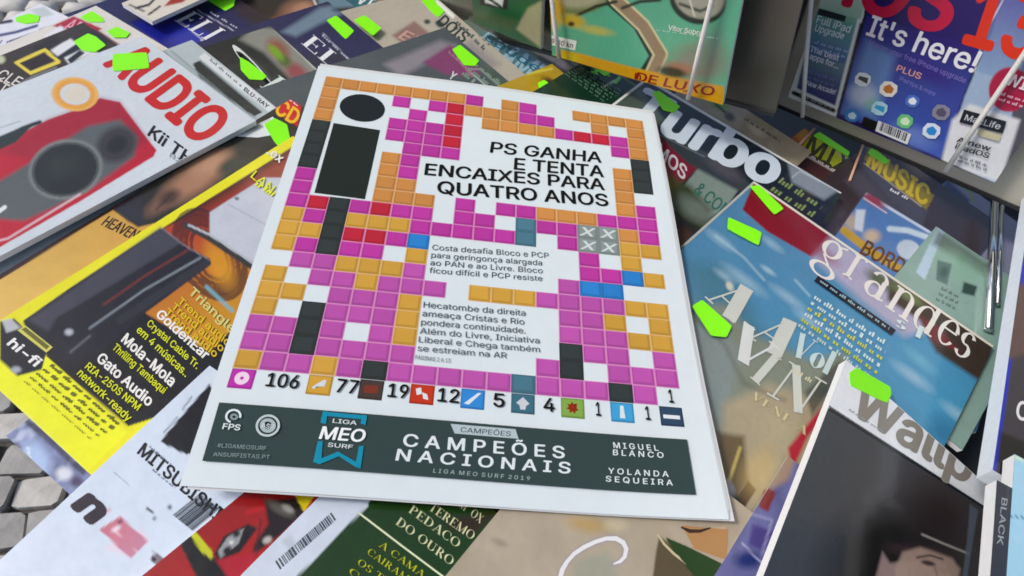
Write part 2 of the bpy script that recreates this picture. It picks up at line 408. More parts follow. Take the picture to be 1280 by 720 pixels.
    def done(s):
        if s.fin != 'matte': s.mottle(.035,260,seed=len(s.name)); s.mottle(.03,520,seed=len(s.name)+5)
        s.c = np.clip(s.c,0,.92); nx,ny = s.nx,s.ny; zt = s.wave(s.gx,s.gy)
        V = np.stack([s.gx-s.off[0],s.gy-s.off[1],zt-s.off[2]],1)
        i = np.arange(nx)[None,:]+np.arange(ny)[:,None]*(nx+1); i = i.ravel()
        Fq = np.stack([i,i+nx+1,i+nx+2,i+1],1)
        mesh_obj('cover', V, Fq, MP[s.fin], s.root, cols=s.c, smooth=True)
        # page block under the cover, following its wave
        per = [(s.w*k/16,0) for k in range(16)]+[(s.w,-s.h*k/16) for k in range(16)]+[(s.w*(1-k/16),-s.h) for k in range(16)]+[(0,-s.h*(1-k/16)) for k in range(16)]
        V = []; n = len(per)
        for (x,y) in per: V.append((x-s.off[0],y-s.off[1],s.wave(x,y)-.00015-s.off[2]))
        for (x,y) in per:
            V.append((x-s.off[0]+(.0006 if x == 0 else -.0006 if x == s.w else 0), y-s.off[1], -s.t-s.off[2]))
        Fs = [(k,n+k,n+(k+1)%n,(k+1)%n) for k in range(n)]+[tuple(range(n,2*n))]
        mp = M_pages if s.page_col is None else mat('coloured_edge', tuple(col(s.page_col)), .6, noise=.1, nscale=200)
        if getattr(s,'block',True): mesh_obj('page_block', V, Fs, mp, s.root)
        for pn, L in s.parts.items():
            AV = []; AT = []; AC = []; b = 0
            for V2,T,c,lay in L:
                z = .00012+.00002*lay
                AV.append(np.column_stack([V2[:,:2],z+(V2[:,2] if V2.shape[1] == 3 else np.zeros(len(V2)))])); AT.append(T+b); AC.append(np.tile(c,(len(V2),1))); b += len(V2)
            V = np.concatenate(AV); T = np.concatenate(AT); cc = np.concatenate(AC)
            out = V[:,0].min() < 0 or V[:,0].max() > s.w or V[:,1].max() > 0 or V[:,1].min() < -s.h
            e = V[T]; big = (np.ptp(e[:,:,0],1).max() > .02 or np.ptp(e[:,:,1],1).max() > .02)
            o = mesh_obj(pn.split('#')[0], V, T, MP[s.fin], s.root, cols=cc)
            if out or big:
                bm = bmesh.new(); bm.from_mesh(o.data)
                def cut(co_, no, clear=False):
                    bmesh.ops.bisect_plane(bm, geom=bm.verts[:]+bm.edges[:]+bm.faces[:], plane_co=co_, plane_no=no, clear_outer=clear)
                if out:
                    e_ = .0006
                    cut((e_,0,0),(-1,0,0),True); cut((s.w-e_,0,0),(1,0,0),True); cut((0,-e_,0),(0,1,0),True); cut((0,-s.h+e_,0),(0,-1,0),True)
                if big:
                    for q in np.arange(.015,s.w,.015): cut((q,0,0),(1,0,0))
                    for q in np.arange(.015,s.h,.015): cut((0,-q,0),(0,1,0))
                bm.to_mesh(o.data); bm.free()
            n = len(o.data.vertices)
            if n == 0: bpy.data.objects.remove(o); continue
            a = np.empty(n*3,np.float32); o.data.vertices.foreach_get('co',a); a = a.reshape(-1,3)
            a[:,2] += s.wave(a[:,0],a[:,1]); a -= s.off
            o.data.vertices.foreach_set('co', a.ravel()); o.data.update()
        return s
GRN = lambda x,y,w,h,ang=40,sk=0: [(x+a*math.cos(math.radians(ang))+b*math.sin(math.radians(ang-sk)), y+a*math.sin(math.radians(ang))-b*math.cos(math.radians(ang-sk))) for a,b in ((-w/2,-h/2),(w/2,-h/2),(w/2,h/2),(-w/2,h/2))]
# ================================================================== THE SETTING
E1 = np.array([math.cos(math.radians(-37)),math.sin(math.radians(-37)),0]); E2 = np.array([-E1[1],E1[0],0])
GZ = -.56
def rackM(a, d, z):
    M4 = Matrix.Identity(4); p = E1*a+E2*d
    for i in range(3): M4[i][0],M4[i][1],M4[i][2],M4[i][3] = E1[i],E2[i],UP[i],(p[i] if i < 2 else z)
    return M4
g = mesh_obj('ground', [(-60,-60,GZ-.03),(60,-60,GZ-.03),(60,60,GZ-.03),(-60,60,GZ-.03)], [(0,1,2,3)], M_sand); g['kind'] = 'structure'
pv = mesh_obj('pavement', [(-8,-8,GZ-.012),(8,-8,GZ-.012),(8,8,GZ-.012),(-8,8,GZ-.012)], [(0,1,2,3)], M_sand); pv['kind'] = 'structure'
def stone_geo(cx, cy, sx, sy, rot, r):
    pts = []; 
    k = [(-1,-.75),(-.75,-1),(.75,-1),(1,-.75),(1,.75),(.75,1),(-.75,1),(-1,.75)]
    j = [1+r.uniform(-.12,.06) for _ in k]
    V = []; c_,s_ = math.cos(rot),math.sin(rot); h = r.uniform(0,.006); tx,ty = r.uniform(-.05,.05),r.uniform(-.05,.05)
    for lvl,(z,f) in enumerate(((-.04,1.02),(-.008,1.0),(0,.96))):
        for (a,b),q in zip(k,j):
            x,y = a*sx/2*f*q,b*sy/2*f*q
            V.append((cx+x*c_-y*s_, cy+x*s_+y*c_, z+h+x*tx+y*ty if lvl else z))
    V.append((cx,cy,h+.003))
    Fs = [(l*8+i,l*8+(i+1)%8,(l+1)*8+(i+1)%8,(l+1)*8+i) for l in (0,1) for i in range(8)]
    Fs += [(16+i,16+(i+1)%8,24) for i in range(8)]
    return V, Fs
r_ = random.Random(5)
protos = []
for i in range(9):
    V,Fs = stone_geo(0,0,.060+r_.uniform(-.006,.004),.044+r_.uniform(-.005,.003),0,r_)
    me = bpy.data.meshes.new('cobblestone'); me.from_pydata(V,[],Fs); me.materials.append(M_stone[i%3]); protos.append(me)
near = hit((70,660), np.array([0,0,GZ]), UP)
cells = []
for iy in range(-70,71):
    for ix in range(-52,53):
        u = (ix+.5*(iy%2))*.063+r_.uniform(-.004,.004); v = iy*.047+r_.uniform(-.003,.003)
        a = math.radians(8); x = u*math.cos(a)-v*math.sin(a); y = u*math.sin(a)+v*math.cos(a)
        cells.append((math.hypot(x,y),near[0]+x,near[1]+y,a+r_.uniform(-.09,.09)))
cells.sort()
for k,(d,x,y,a) in enumerate(cells[:290]):
    o = bpy.data.objects.new('cobblestone', protos[r_.randrange(9)]); C.objects.link(o); o.parent = pv
    o.location = (x,y,GZ+r_.uniform(-.003,.003)); o.rotation_euler = (r_.uniform(-.04,.04),r_.uniform(-.04,.04),a+(math.pi if r_.random() < .5 else 0))
V = []; Fs = []
for (d,x,y,a) in cells[290:]:
    v,f = stone_geo(x,y,.059+r_.uniform(-.006,.003),.043+r_.uniform(-.004,.003),a,r_); b = len(V)
    V += [(p[0],p[1],p[2]+GZ) for p in v]; Fs += [tuple(i+b for i in q) for q in f]
far = mesh_obj('far_cobblestones', V, Fs, M_stone[1], pv, smooth=True); far['kind'] = 'stuff'
# ---- display table (steel newsstand shelf)
TZ = -.062
tb = empty('display_table', rackM(.25,.28,GZ), 'low black metal display shelf carrying all the magazines, above the cobbled pavement', 'display shelf')
def bx(name, a0,a1,d0,d1,z0,z1, m, par, bev=.002):
    V,Fs = box_geo(a0,a1,d0,d1,z0,z1); o = mesh_obj(name,V,Fs,m,par)
    if bev:
        md = o.modifiers.new('b','BEVEL'); md.width = bev; md.segments = 2
    return o
ZT = TZ-GZ
bx('shelf_top', -.72,.55,-.285,.46,ZT-.02,ZT, M_dark, tb)
bx('front_lip', -.72,.55,-.292,-.2855,ZT-.035,ZT+.006, M_steel, tb)
for a in (-.68,.50):
    for d in (-.25,.42): bx('leg', a-.015,a+.015,d-.015,d+.015,0,ZT-.0205, M_dark, tb)
bx('lower_shelf', -.66,.48,-.2,.4,.12,.135, M_dark, tb)
# ---- steel back of the stand, leaning behind the upper magazines
nI = np.array([-.743,-.669,-.035]); nI /= np.linalg.norm(nI)
nL = np.array([-.586,-.807,-.07]); nL /= np.linalg.norm(nL)
oI = np.array([.44425516,.4249845,-.01]); oL = np.array([.21157359,.4339914,-.01])
def stand_panel(name, label, o, n, b0, b1, back, left_px, right_px, bottom_px, m):
    ux = hit(b1,o,n)-hit(b0,o,n); ux /= np.linalg.norm(ux); up = np.cross(n,ux); O = o-n*back
    L = lambda p: hit(p,O,n)-O
    u0 = L(left_px)@ux if left_px else -.75; u1 = L(right_px)@ux if right_px else .55; v0 = L(bottom_px)@up
    M4 = Matrix.Identity(4); c = O+ux*(u0+u1)/2+up*v0
    for i in range(3): M4[i][0],M4[i][1],M4[i][2],M4[i][3] = ux[i],-n[i],up[i],c[i]
    e = empty(name, M4, label, 'stand back'); w_ = (u1-u0)/2
    bx('steel_sheet', -w_,w_,0,.002,0,.75, m, e, .0006)
    bx('rolled_edge', -w_,w_,-.0016,-.0003,-.002,.002, M_dark, e, .0004)
    return e, w_
M_steel2 = mat('shaded_steel', (.12,.12,.10), .3, metal=.5, noise=.35, nscale=6, bump=.2)  # same stand steel, with its dark reflection put into the base colour
pr, wr = stand_panel('steel_back_panel','grey steel back panel of the stand behind the standing phone magazine',oI,nI,(985,122),(1240,228),.022,(978,90),None,(1095,184),M_steel)
bx('seam_strip', -wr-.002,-wr+.003,-.003,-.0005,0,.75, M_dark, pr, .0005)
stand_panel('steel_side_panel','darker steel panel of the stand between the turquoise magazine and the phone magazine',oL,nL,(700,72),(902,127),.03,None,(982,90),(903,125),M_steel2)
bx('rear_upright', -.72,.75,.461,.475,ZT-.05,ZT+.02, M_dark, tb)
# ================================================================== THE NEWSPAPER
N = Mag('newspaper','white tabloid newspaper with a coloured block grid front page, on top of all the magazines',TL=(398,82),TR=(815,142),w=.29,h=.353,z=0,t=1.6,base='#dde6ea',res=2.0,amp=.5,fin='matte',cat='newspaper')
_w0 = N.wave
def _bend(x, y):
    X = x/.29; Y = -y/.353
    return _w0(x,y)+.0022*np.exp(-((X-.45)/.3)**2-((Y-.02)/.12)**2)+.003*np.clip(X+Y-1.72,0,1)**1.5*6+.0015*np.sin(X*5+.6)*Y+.0012*np.exp(-((X-1)/.12)**2)*np.sin(Y*7)
N.wave = _bend; N.block = False
PALC = {'O':'#c79060','P':'#b44e9c','K':'#3c4242','R':'#b8404c','B':'#4a86c8','T':'#587c8c','G':'#8c9896'}
GRID = [ # one string per column, rows 0..22
 'OOOOKKKKKPPPOOOWOOOPPOp',
 'OWWWWWWWWWWRPOPPWOWPPPW',
 'OWWWWWWWWWWKKKKPPWKKKPW',
 'OWWWWWWWWWWPORPOPPPPPOo',
 'OPWPPWOOOOOROROOOPPWPPW'[:11]+'ROR'+'POOPPWPPW',
 'OWPPPPPPPOOPOPWOPPPPPKk',
 'OPWPPPWWWWOPPBOPPOOOPPW',
 'ORRRRPWWWWWWPWWWPWWWWPr',
 'POWWWWWWWWPPPWWWWWWWWPW',
 'WOOWWWWWWWWPPWWWOWWWWPb',
 'OOOWWWWWWWPWPWWWOWWWWPW',
 'PPOWWWWWWWPTTWWWOWWWWTt',
 'WPOWWWWWWWOPWWWWPWWWPPW',
 'WWPWWWWWWWOPPWWPPPPKKPg',
 'OWRWWWWWWWOGGPPBPPPPWPW',
 'OOROWWWWWWPGGWPBPOPPPKs'.replace('OOROW','OORWW'),
 'OWPPWOOOOOPOOOBWOWOWPPW',
 'OOOOKKKKWPPPOWOWOOOPPWn']
UX0,VY0,CWD,RHT = 7.0,12.3,14.86,12.45
def skew(u,v):  # the print is not quite square with the sheet
    return u, v+(1-u/290)*0
def uvl(u,v):
    # (u,v) in nominal grid millimetres -> place on the sheet (the print is slightly uneven)
    c = (u-UX0)/CWD; r = (v-VY0)/RHT; t = r/22
    k = .04*(1-c/18)
    return np.array([(8.6-1.3*t+14.0*c+(.059-.011*t)*c*c)/1000., -(12.3+(12.96+22*k)*r-k*r*r+.6*c/18)/1000.])
def ntile(u0,v0,u1,v1,c,part='block_grid'):
    P = [uvl(u0,v1),uvl(u1,v1),uvl(u1,v0),uvl(u0,v0)]
    N._add(part,P,[(0,1,2),(0,2,3)],c)
L0 = 0
for ci,cs in enumerate(GRID):
    cs = cs[:7]+cs[8:]
    for ri,ch in enumerate(cs):
        if ch == 'W': continue
        u0 = UX0+ci*CWD; v0 = VY0+ri*RHT
        N.lay = 0
        if ch in PALC:
            b = col(PALC[ch]); jit = rng.uniform(.93,1.07); b = b*jit
            if ch == 'O' and ri > 10: b = col('#cba25e')*jit
            if ch == 'P' and ri > 13: b = col('#b662a8')*jit
            N.lay = 0; ntile(u0,v0,u0+CWD,v0+RHT,b*.35+col('#e0a0c8')*.65 if ch in 'PR' else b*.55+col('#e8c8a0')*.45 if ch == 'O' else b*.8)
            N.lay = 2; ntile(u0+.7,v0+.6,u0+CWD-.6,v0+RHT-.5,b*.78)
            N.lay = 4; ntile(u0+1.5,v0+.9,u0+CWD-2.0,v0+RHT-2.2,b)
            N.lay = 6; ntile(u0+1.5,v0+.9,u0+CWD-2.0,v0+2.3,np.minimum(b*1.04,.9))
            if ch == 'G':
                for q in (-1,1):
                    cu,cv = u0+CWD/2,v0+RHT/2; N.lay = 8
                    N._add('block_grid',[uvl(cu-4*q,cv-4),uvl(cu-4*q+2.4,cv-4),uvl(cu+4*q,cv+4),uvl(cu+4*q-2.4,cv+4)],[(0,1,2),(0,2,3)],col('#d4dcdc'))
        else:
            c = {'p':'#b84ba8','o':'#cda45c','k':'#4c423f','r':'#bc4a3c','b':'#4f8cce','t':'#4c7080','g':'#88a860','s':'#5aa2d0','n':'#3c4c62'}[ch]; b = col(c)
            N.lay = 0; ntile(u0+.3,v0+.3,u0+CWD-.6,v0+RHT+.3,b*.7,'legend_icon#%d'%ci); N.lay = 2; ntile(u0+1,v0+1,u0+CWD-1.6,v0+RHT-1,b,'legend_icon#%d'%ci)
            cu,cv = u0+CWD/2-.2,v0+RHT/2; wv = col('#f0d8e8' if ch == 'p' else '#dfe6ea')
            def npoly(pts,cc):
                V = [uvl(cu+a,cv+b_) for a,b_ in pts]; N._add('legend_icon#%d'%ci,V,[(0,i,i+1) for i in range(1,len(V)-1)],cc)
            N.lay = 5
            if ch == 'p':
                npoly([(4.2*math.cos(math.radians(a)),4.2*math.sin(math.radians(a))) for a in range(18,378,24)],wv); N.lay = 7; npoly([(1.2*math.cos(a),1.2*math.sin(a)) for a in (0,1.3,2.6,3.9,5.2)],b)
            elif ch == 'o': npoly([(-4,2),(-1,-1),(2,-3.4),(3.5,-3),(3,1),(0,1.2),(-3,3.2)],wv*.9)
            elif ch == 'k': npoly([(-4,-2.5),(4,-2.5),(4,2.5),(-4,2.5)],col('#7a4038'))
            elif ch == 'r': npoly([(-4,-3),(-1,-4),(0,0),(-3,1)],wv); npoly([(0,-1),(3,0),(4,3.5),(1,3)],wv)
            elif ch == 'b': npoly([(-5,3.5),(3,-4),(5,-4),(-2,4)],wv)
            elif ch == 't': npoly([(0,-4),(2,-1),(4,0),(2,1.4),(1.5,4),(-1.5,4),(-2,1.4),(-4,0),(-2,-1)],wv*.8)
            elif ch == 'g': npoly([(4*math.cos(math.radians(a))*(1 if i%2 else .6),4*math.sin(math.radians(a))*(1 if i%2 else .6)) for i,a in enumerate(range(0,360,24))],col('#8c3a28'))
            elif ch == 's': npoly([(-1,-4),(1,-4),(1.6,4),(-1.6,4)],wv); 
            elif ch == 'n': npoly([(-5,-.6),(5,-.6),(5,1.8),(-5,1.8)],wv)
N.lay = 4
# masthead: a big lower-case i (dot and stem)
N.disc('masthead_letter',(453,135),(481,139),(450,152),'#2b3033')
N.quad('masthead_letter',[(393,242),(456,250),(475,163),(417,154)],'#2d3331')
# headline
H = '#14171a'
N.text('headline','PS GANHA',(612,191),(752,204),(614,178),H,.036)
N.text('headline','E TENTA',(642,212),(755,222),(643,198),H,.036)
N.text('headline','ENCAIXES PARA',(530,219),(756,238),(532,205),H,.036)
N.text('headline','QUATRO ANOS',(546,242),(761,258),(547,227),H,.036)
T1 = '#48545e'
def block(lines, x0, y0, dx, dy, slope, capx, capy, wd):
    for i,(t,l) in enumerate(zip(lines,wd)):
        x = x0+dx*i; y = y0+dy*i
        N.text('front_page_text',t,(x,y),(x+l,y+slope*l),(x+capx,y-capy),T1,0)
block(['Costa desafia Bloco e PCP','para geringonça alargada','ao PAN e ao Livre. Bloco','ficou difícil e PCP resiste'],540,313,-1.3,9.6,.065,.7,6.6,[146,139,141,142])
block(['Hecatombe da direita','ameaça Cristas e Rio','pondera continuidade.','Além do Livre, Iniciativa','Liberal e Chega também','se estreiam na AR'],529,385,-1.5,10.9,.075,.6,7.3,[128,128,131,150,152,112])
N.text('front_page_text','PÁGINAS 2 A 13',(519,450),(563,454),(519,445),T1,0)
for t,c0,c1,r in [('106',1.45,2.7,21),('77',4.15,5.0,21),('19',6.15,6.95,21),('12',8.1,8.95,21),('5',10.3,10.75,21),('4',12.3,12.75,21),('1',14.4,14.6,21),('1',16.4,16.6,21),('1',17.45,17.65,20)]:
    g_ = lambda c,rr: uvl(UX0+c*CWD,VY0+rr*RHT)
    V_,T_n,wd_ = glyphs(t,.03); a_,b_,d_ = g_(c0,r+.82),g_(c1,r+.82),g_(c0,r+.14)
    N._add('seat_number#%d'%int(c0*10), np.column_stack([a_+np.outer(V_[:,0]/wd_,b_-a_)+np.outer(V_[:,1],d_-a_),V_[:,2]]), T_n, col(H))
# foot banner
A = 'foot_advertisement'; DK = '#3d4a4a'; WH = '#dfe8ea'
N.quad(A,[(254,578),(868,620),(858,550),(275,505)],DK)
N.text(A,'C A M P E Õ E S',(503,559),(706,573),(505,544),WH,.035); N.text(A,'N A C I O N A I S',(494,577),(713,592),(497,563),WH,.035)
N.text(A,'L I G A  M E O  S U R F  2 0 1 9',(541,592),(662,601),(542,587),'#a9b8b8',.01)
N.quad(A,[(568,543),(648,549),(644,537),(563,531)],'#b8c6ca'); N.text(A,'CAMPEÕES',(575,541),(638,546),(576,535),DK,.01)
N.text(A,'M I G U E L',(767,560),(823,564),(766,553),WH,.03); N.text(A,'B L A N C O',(766,569),(829,573),(766,562),WH,.03)
N.text(A,'Y O L A N D A',(760,592),(835,597),(760,585),WH,.03); N.text(A,'S E Q U E I R A',(757,602),(840,608),(757,595),WH,.03)
RB = '#3f8ea8'
for q in ([(404,517),(459,522),(459,527),(403,522)],[(404,517),(410,517),(408,533),(401,531)],[(398,554),(404,554),(402,583),(392,580)],[(449,560),(455,560),(451,588),(444,586)],
          [(392,580),(400,583),(424,573),(423,567)],[(423,567),(424,573),(446,587),(451,583)],[(453,521),(459,522),(457,534),(451,532)]): N.quad(A,q,RB)
N.text(A,'LIGA',(416,531),(446,534),(417,526),WH,.02); N.text(A,'MEO',(399,551),(455,555),(404,536),'#f2f6f6',.04); N.text(A,'SURF',(410,561),(441,564),(411,556),WH,.02)
N.disc(A,(293,523),(303,524),(291,532),WH,.72,24,100,370); N.disc(A,(294,524),(299,525),(293,528),'#8b9a9a',.4)
N.text(A,'FPS',(279,539),(301,541),(281,532),WH,.04)
N.disc(A,(336,535),(351,536),(334,549),'#c2cfcf',.8); N.disc(A,(336,535),(346,536),(335,544),'#aebcbc',.55); N.text(A,'ASP',(328,538),(343,540),(329,532),WH,.02)
N.text(A,'#LIGAMEOSURF',(273,562),(334,566),(274,557),'#93a3a3',.0); N.text(A,'ANSURFISTAS.PT',(268,573),(338,577),(269,568),'#93a3a3',.0)
N.mottle(.015,30)
N.done()
# the sheets of the folded paper under the front page
for k,(dx,dy,rz) in enumerate(((.0022,.0026,-.004),(.0008,.0042,.003),(.003,-.001,.002))):
    nx_,ny_ = 24,30; gx,gy = np.meshgrid(np.linspace(0,.29,nx_+1),np.linspace(0,-.353,ny_+1)); gx,gy = gx.ravel(),gy.ravel()
    zz = N.wave(gx,gy)-.00035*(k+1)-N.off[2]; X = gx+dx-rz*gy; Y = gy+dy+rz*gx
    i = (np.arange(nx_)[None,:]+np.arange(ny_)[:,None]*(nx_+1)).ravel()
    mesh_obj('inner_sheet', np.stack([X-N.off[0],Y-N.off[1],zz],1), np.stack([i,i+nx_+1,i+nx_+2,i+1],1), M_news, N.root, smooth=True)
# ================================================================== LEFT-HAND MAGAZINES
# audio magazine
a = Mag('audio_magazine','white audio magazine with a red speaker and red title, left of the newspaper',TL=(177,45),TR=(320,151),w=None,h=.285,z=-22.5,t=5,base='#d3dbe2',res=0.8,fin='film')
a.mottle(.02,25)
a.poly([(-160,300),(-40,200),(60,150),(108,133),(125,123),(150,128),(186,176),(196,188),(192,196),(100,252),(12,302),(-60,345)],'#b3283f',1.5)
a.poly([(108,133),(125,123),(150,128),(186,176),(150,200),(60,205),(0,190),(60,150)],'#8c2a3a',6,.6)
a.poly([(-60,280),(0,226),(60,190),(110,158),(150,150),(172,172),(168,196),(120,232),(70,258),(30,276),(0,274),(-60,310)],'#5c6264',4)
a.ell(146,181,26,21,'#3c3b3c',-30,.25); a.ell(146,181,13,10,'#2a2a2b',-30,.3)
a.ell(82,212,47,37,'#7b8080',-15,.12); a.ell(82,212,41,32,'#2a2d2c',-15,.06); a.ell(82,212,41,32,'#4a4f4e',-15,.1,.8,.05)
a.ell(78,208,20,14,'#363b39',-15,.6,.6)
a.line([(-20,278),(6,259)],5,'#e3e6e8'); a.line([(-10,303),(10,298),(100,243)],3,'#d8c4cc',1,.8)
a.ell(94,118,24,17,'#e0a452',5,.25,.95,.22); a.ell(95,118,14,11,'#dcd6c8',0,.3); a.ell(94,118,27,20,'#e8bd7c',5,.25,.6,.08)
a.line([(-30,190),(10,170),(30,160),(50,153)],5,'#262d2e',2); a.poly([(-30,182),(45,153),(20,178),(-20,196)],'#2c3634',2)
a.line([(-30,158),(0,160),(25,152)],2,'#9fb0b0',1.5,.7)
RED = '#bf2238'
a.text('title_lettering','AUDIO',(129,79),(252,182),(171,52),RED,.075)
for k in range(5): pass
a.text('cover_line','Kii THREE',(184,169),(274,236),(192,157),'#15171b',.04)
a.text('cover_line','BXT',(212,196),(235,212),(214,191),'#8a8f95',.01)
a.sticker([(141,68),(184,66),(187,86),(141,90)])
a.done()
# yellow hi-fi magazine
y = Mag('hifi_magazine','yellow bordered hi-fi magazine with a black loudspeaker on its cover, partly under the newspaper',TL=(366,170),BL=(-57,436),w=.225,h=None,z=-23,t=5,base='#e8e40c',res=0.9,fin='film')
y.poly([(420,150),(320,212),(180,299),(75,369),(28,402),(60,447),(160,533),(200,520),(420,380)],'#17180f',1)
y.poly([(370,185),(300,230),(235,270),(200,300),(262,330),(300,345),(345,330)],'#8c3c1c',8)
y.grad((240,290),(300,400),'#b04c18','#d0a01c',.95,[(205,285),(250,262),(345,300),(330,370),(262,440),(180,390),(240,330)])
for k,(rx,ry) in enumerate(((30,50),(24,42),(38,58),(18,34))):
    y.ell(262,318,rx,ry,'#3a1c08',-30,.2,.75,.09)
y.ell(275,330,14,30,'#d8a028',-25,.5,.7)
y.poly([(262,265),(330,222),(390,222),(350,300),(318,338),(262,298)],'#c6cbd6',1.5); y.line([(232,281),(262,298),(316,334)],7,'#3b3a38',1.2); y.line([(236,281),(264,294),(316,328)],3,'#b9bfc6')
y.line([(285,255),(340,285)],1.4,'#8f99a8',.8,.6); y.ell(296,248,3,2,'#6b7480',20,.4)
y.poly([(200,285),(228,305),(262,323),(264,330),(180,392),(110,452),(92,462),(70,440),(42,420),(30,400),(85,361)],'#26262c',1.5)
y.poly([(200,284),(226,304),(70,398),(60,414),(35,400)],'#4a4a54',4,.9)
y.line([(202,285),(228,305),(262,325)],1.5,'#8c8c96',.8,.8); y.line([(226,305),(150,352),(72,398)],1.5,'#16161a',1,.9); y.line([(235,312),(180,345),(130,380)],3,'#7d3a30',1.5,.7); y.line([(250,322),(180,362),(112,410)],3,'#8a929a',1.2,.8)
y.line([(258,328),(150,400)],10,'#34353b',2,.8); y.ell(86,415,5,4,'#b8bec6',0,.5); y.line([(88,440),(112,420)],3,'#9aa1a8',1.2,.7)
y.grad((100,430),(110,452),'#303038','#1c1c20',.6,[(80,440),(120,410),(110,452),(92,462)])
y.poly([(-60,480),(0,420),(60,447),(160,540),(100,600),(-10,500)],'#eef00c',2)
y.line([(-20,478),(30,520),(100,586)],7,'#f0efa0',4,.8)
y.poly([(0,402),(18,398),(58,440),(52,462),(22,470),(0,450)],'#222429',1.5); y.mottle(.03,30)
y.text('badge','hi-fi',(8,430),(44,459),(18,422),'#f2f2f2',.05)
y.poly([(2,400),(14,398),(26,410),(8,416)],'#d0d4d8',2,.8); y.ell(20,462,6,4,'#a8b0ba',0,.5)
y.quad('badge',[(22,413),(58,441),(66,434),(32,407)],'#d2cf7a'); y.quad('badge',[(27,412),(58,437),(62,433),(32,409)],'#6b6938')
W_ = '#f4f3ee'; YE = '#dfe63a'
y.text('cover_line','GoldenEar',(194,394),(256,450),(202,386),W_,.05)
y.text('cover_line','Mola-Mola',(151,426),(214,484),(159,416),W_,.05)
y.text('cover_line','Gato Audio',(120,450),(186,509),(128,440),W_,.05)
y.text('cover_line','Crystal Cable Tr.',(183,406),(246,462),(188,399),YE,.03); y.text('cover_line','em 4 músicas..',(170,414),(232,472),(176,407),YE,.03)
y.text('cover_line','Thrilling Tambaqui',(140,436),(204,493),(146,429),YE,.03)
y.text('cover_line','RIA-250S NPM',(106,460),(172,514),(112,453),YE,.03); y.text('cover_line','network-ready',(96,468),(160,528),(103,461),YE,.03)
y.text('cover_line','Triangle',(235,366),(290,418),(242,358),'#d8cf8c',.04)
for k in range(3): y.text('cover_line','Trend audio',(222-8*k,378+7*k),(285-8*k,434+7*k),(227-8*k,371+7*k),'#e0c42c',.03)
y.line([(258,358),(290,388)],5,'#7fb6c4',1.5,.8)
for k in range(5): y.bars('small_print',(62-9*k+k*k*.3,458+5*k),(150-9*k,535+4*k),(66-9*k,455+5*k),'#6a6a14',n=6,seed=k)
y.text('cover_line','LAN',(313,222),(338,243),(320,214),YE,.02); y.bars('cover_line',(318,232),(345,250),(324,227),YE,n=2,seed=3)
y.text('cover_line','Lex',(330,190),(350,205),(337,182),W_,.04)
y.done()
# gold magazine with a face
gd = Mag('portrait_magazine','gold and black magazine showing a shadowy face, between the audio and yellow magazines',TL=(363,124),BL=(33,323),w=.215,h=.29,z=-28.2,t=4.2,base='#c9a461',res=1.1,fin='film')
gd.grad((0,420),(170,260),'#e2c27c','#c99f5c',.9)
gd.poly([(138,260),(190,222),(300,150),(420,70),(460,160),(360,200),(230,270),(172,284)],'#302f2a',1.5)
gd.grad((300,150),(400,60),'#202322','#15181a',.8,[(260,170),(400,60),(460,160),(330,190)])
gd.ell(245,222,46,17,'#a67f68',-34,.5); gd.ell(262,205,22,10,'#b8937a',-30,.7); gd.ell(200,255,22,9,'#7d6050',-35,.6,.8)
gd.ell(212,246,14,8,'#2c2220',-30,.5,.7); gd.line([(195,262),(215,242)],3,'#3b2c28',2,.7); gd.ell(288,206,16,8,'#3d4238',-30,.6)
gd.poly([(142,258),(176,236),(180,280),(160,276)],'#34343a',3); gd.line([(160,250),(190,226)],2,'#5c3440',1)
gd.poly([(-50,350),(33,322),(190,222),(196,228),(32,330),(-50,380)],'#3a2420',1)  # shadow along the left edge, painted into the cover colours
gd.poly([(344,128),(362,118),(378,128),(372,158),(345,140)],'#c03030',1.5)
gd.text('badge','CD',(342,140),(368,157),(352,124),'#f0c040',.05); gd.text('badge','CL',(358,123),(372,133),(362,117),'#f4d8e0',.03)
gd.quad('badge',[(290,170),(318,158),(341,146),(358,166),(322,172)],'#e4eaec')
gd.text('cover_line','HEAVEN',(126,281),(166,300),(136,270),'#332a1a',.02)
gd.sticker([(330,156),(343,148),(359,156),(364,180),(350,186),(342,176)])
gd.mottle(.04,40)
gd.done()
# white magazine with black band
k5 = Mag('hifi_news_magazine','white magazine with a thick black band, tucked behind the upper edge of the audio magazine',TL=(240,50),TR=(350,138),w=.19,h=.25,z=-32.6,t=4,base='#b9c4c8',res=1.5,fin='film')
k5.poly([(256,66),(344,134),(336,140),(248,72)],'#dfe5e8',1)
k5.poly([(241,80),(250,76),(328,140),(318,146),(250,98)],'#2b3234',1); k5.line([(205,66),(300,148)],3,'#6c7a7e',1.2,.8); k5.line([(214,64),(312,146)],2,'#8d9a9e',1.2,.8); k5.line([(200,74),(296,154)],4,'#98a4a8',1.4,.8)
k5.bars('small_print',(262,76),(302,110),(264,73),'#8a9296',n=4); k5.text('small_print','BLU-RAY',(304,113),(334,136),(307,109),'#3a4042',.03)
k5.done()
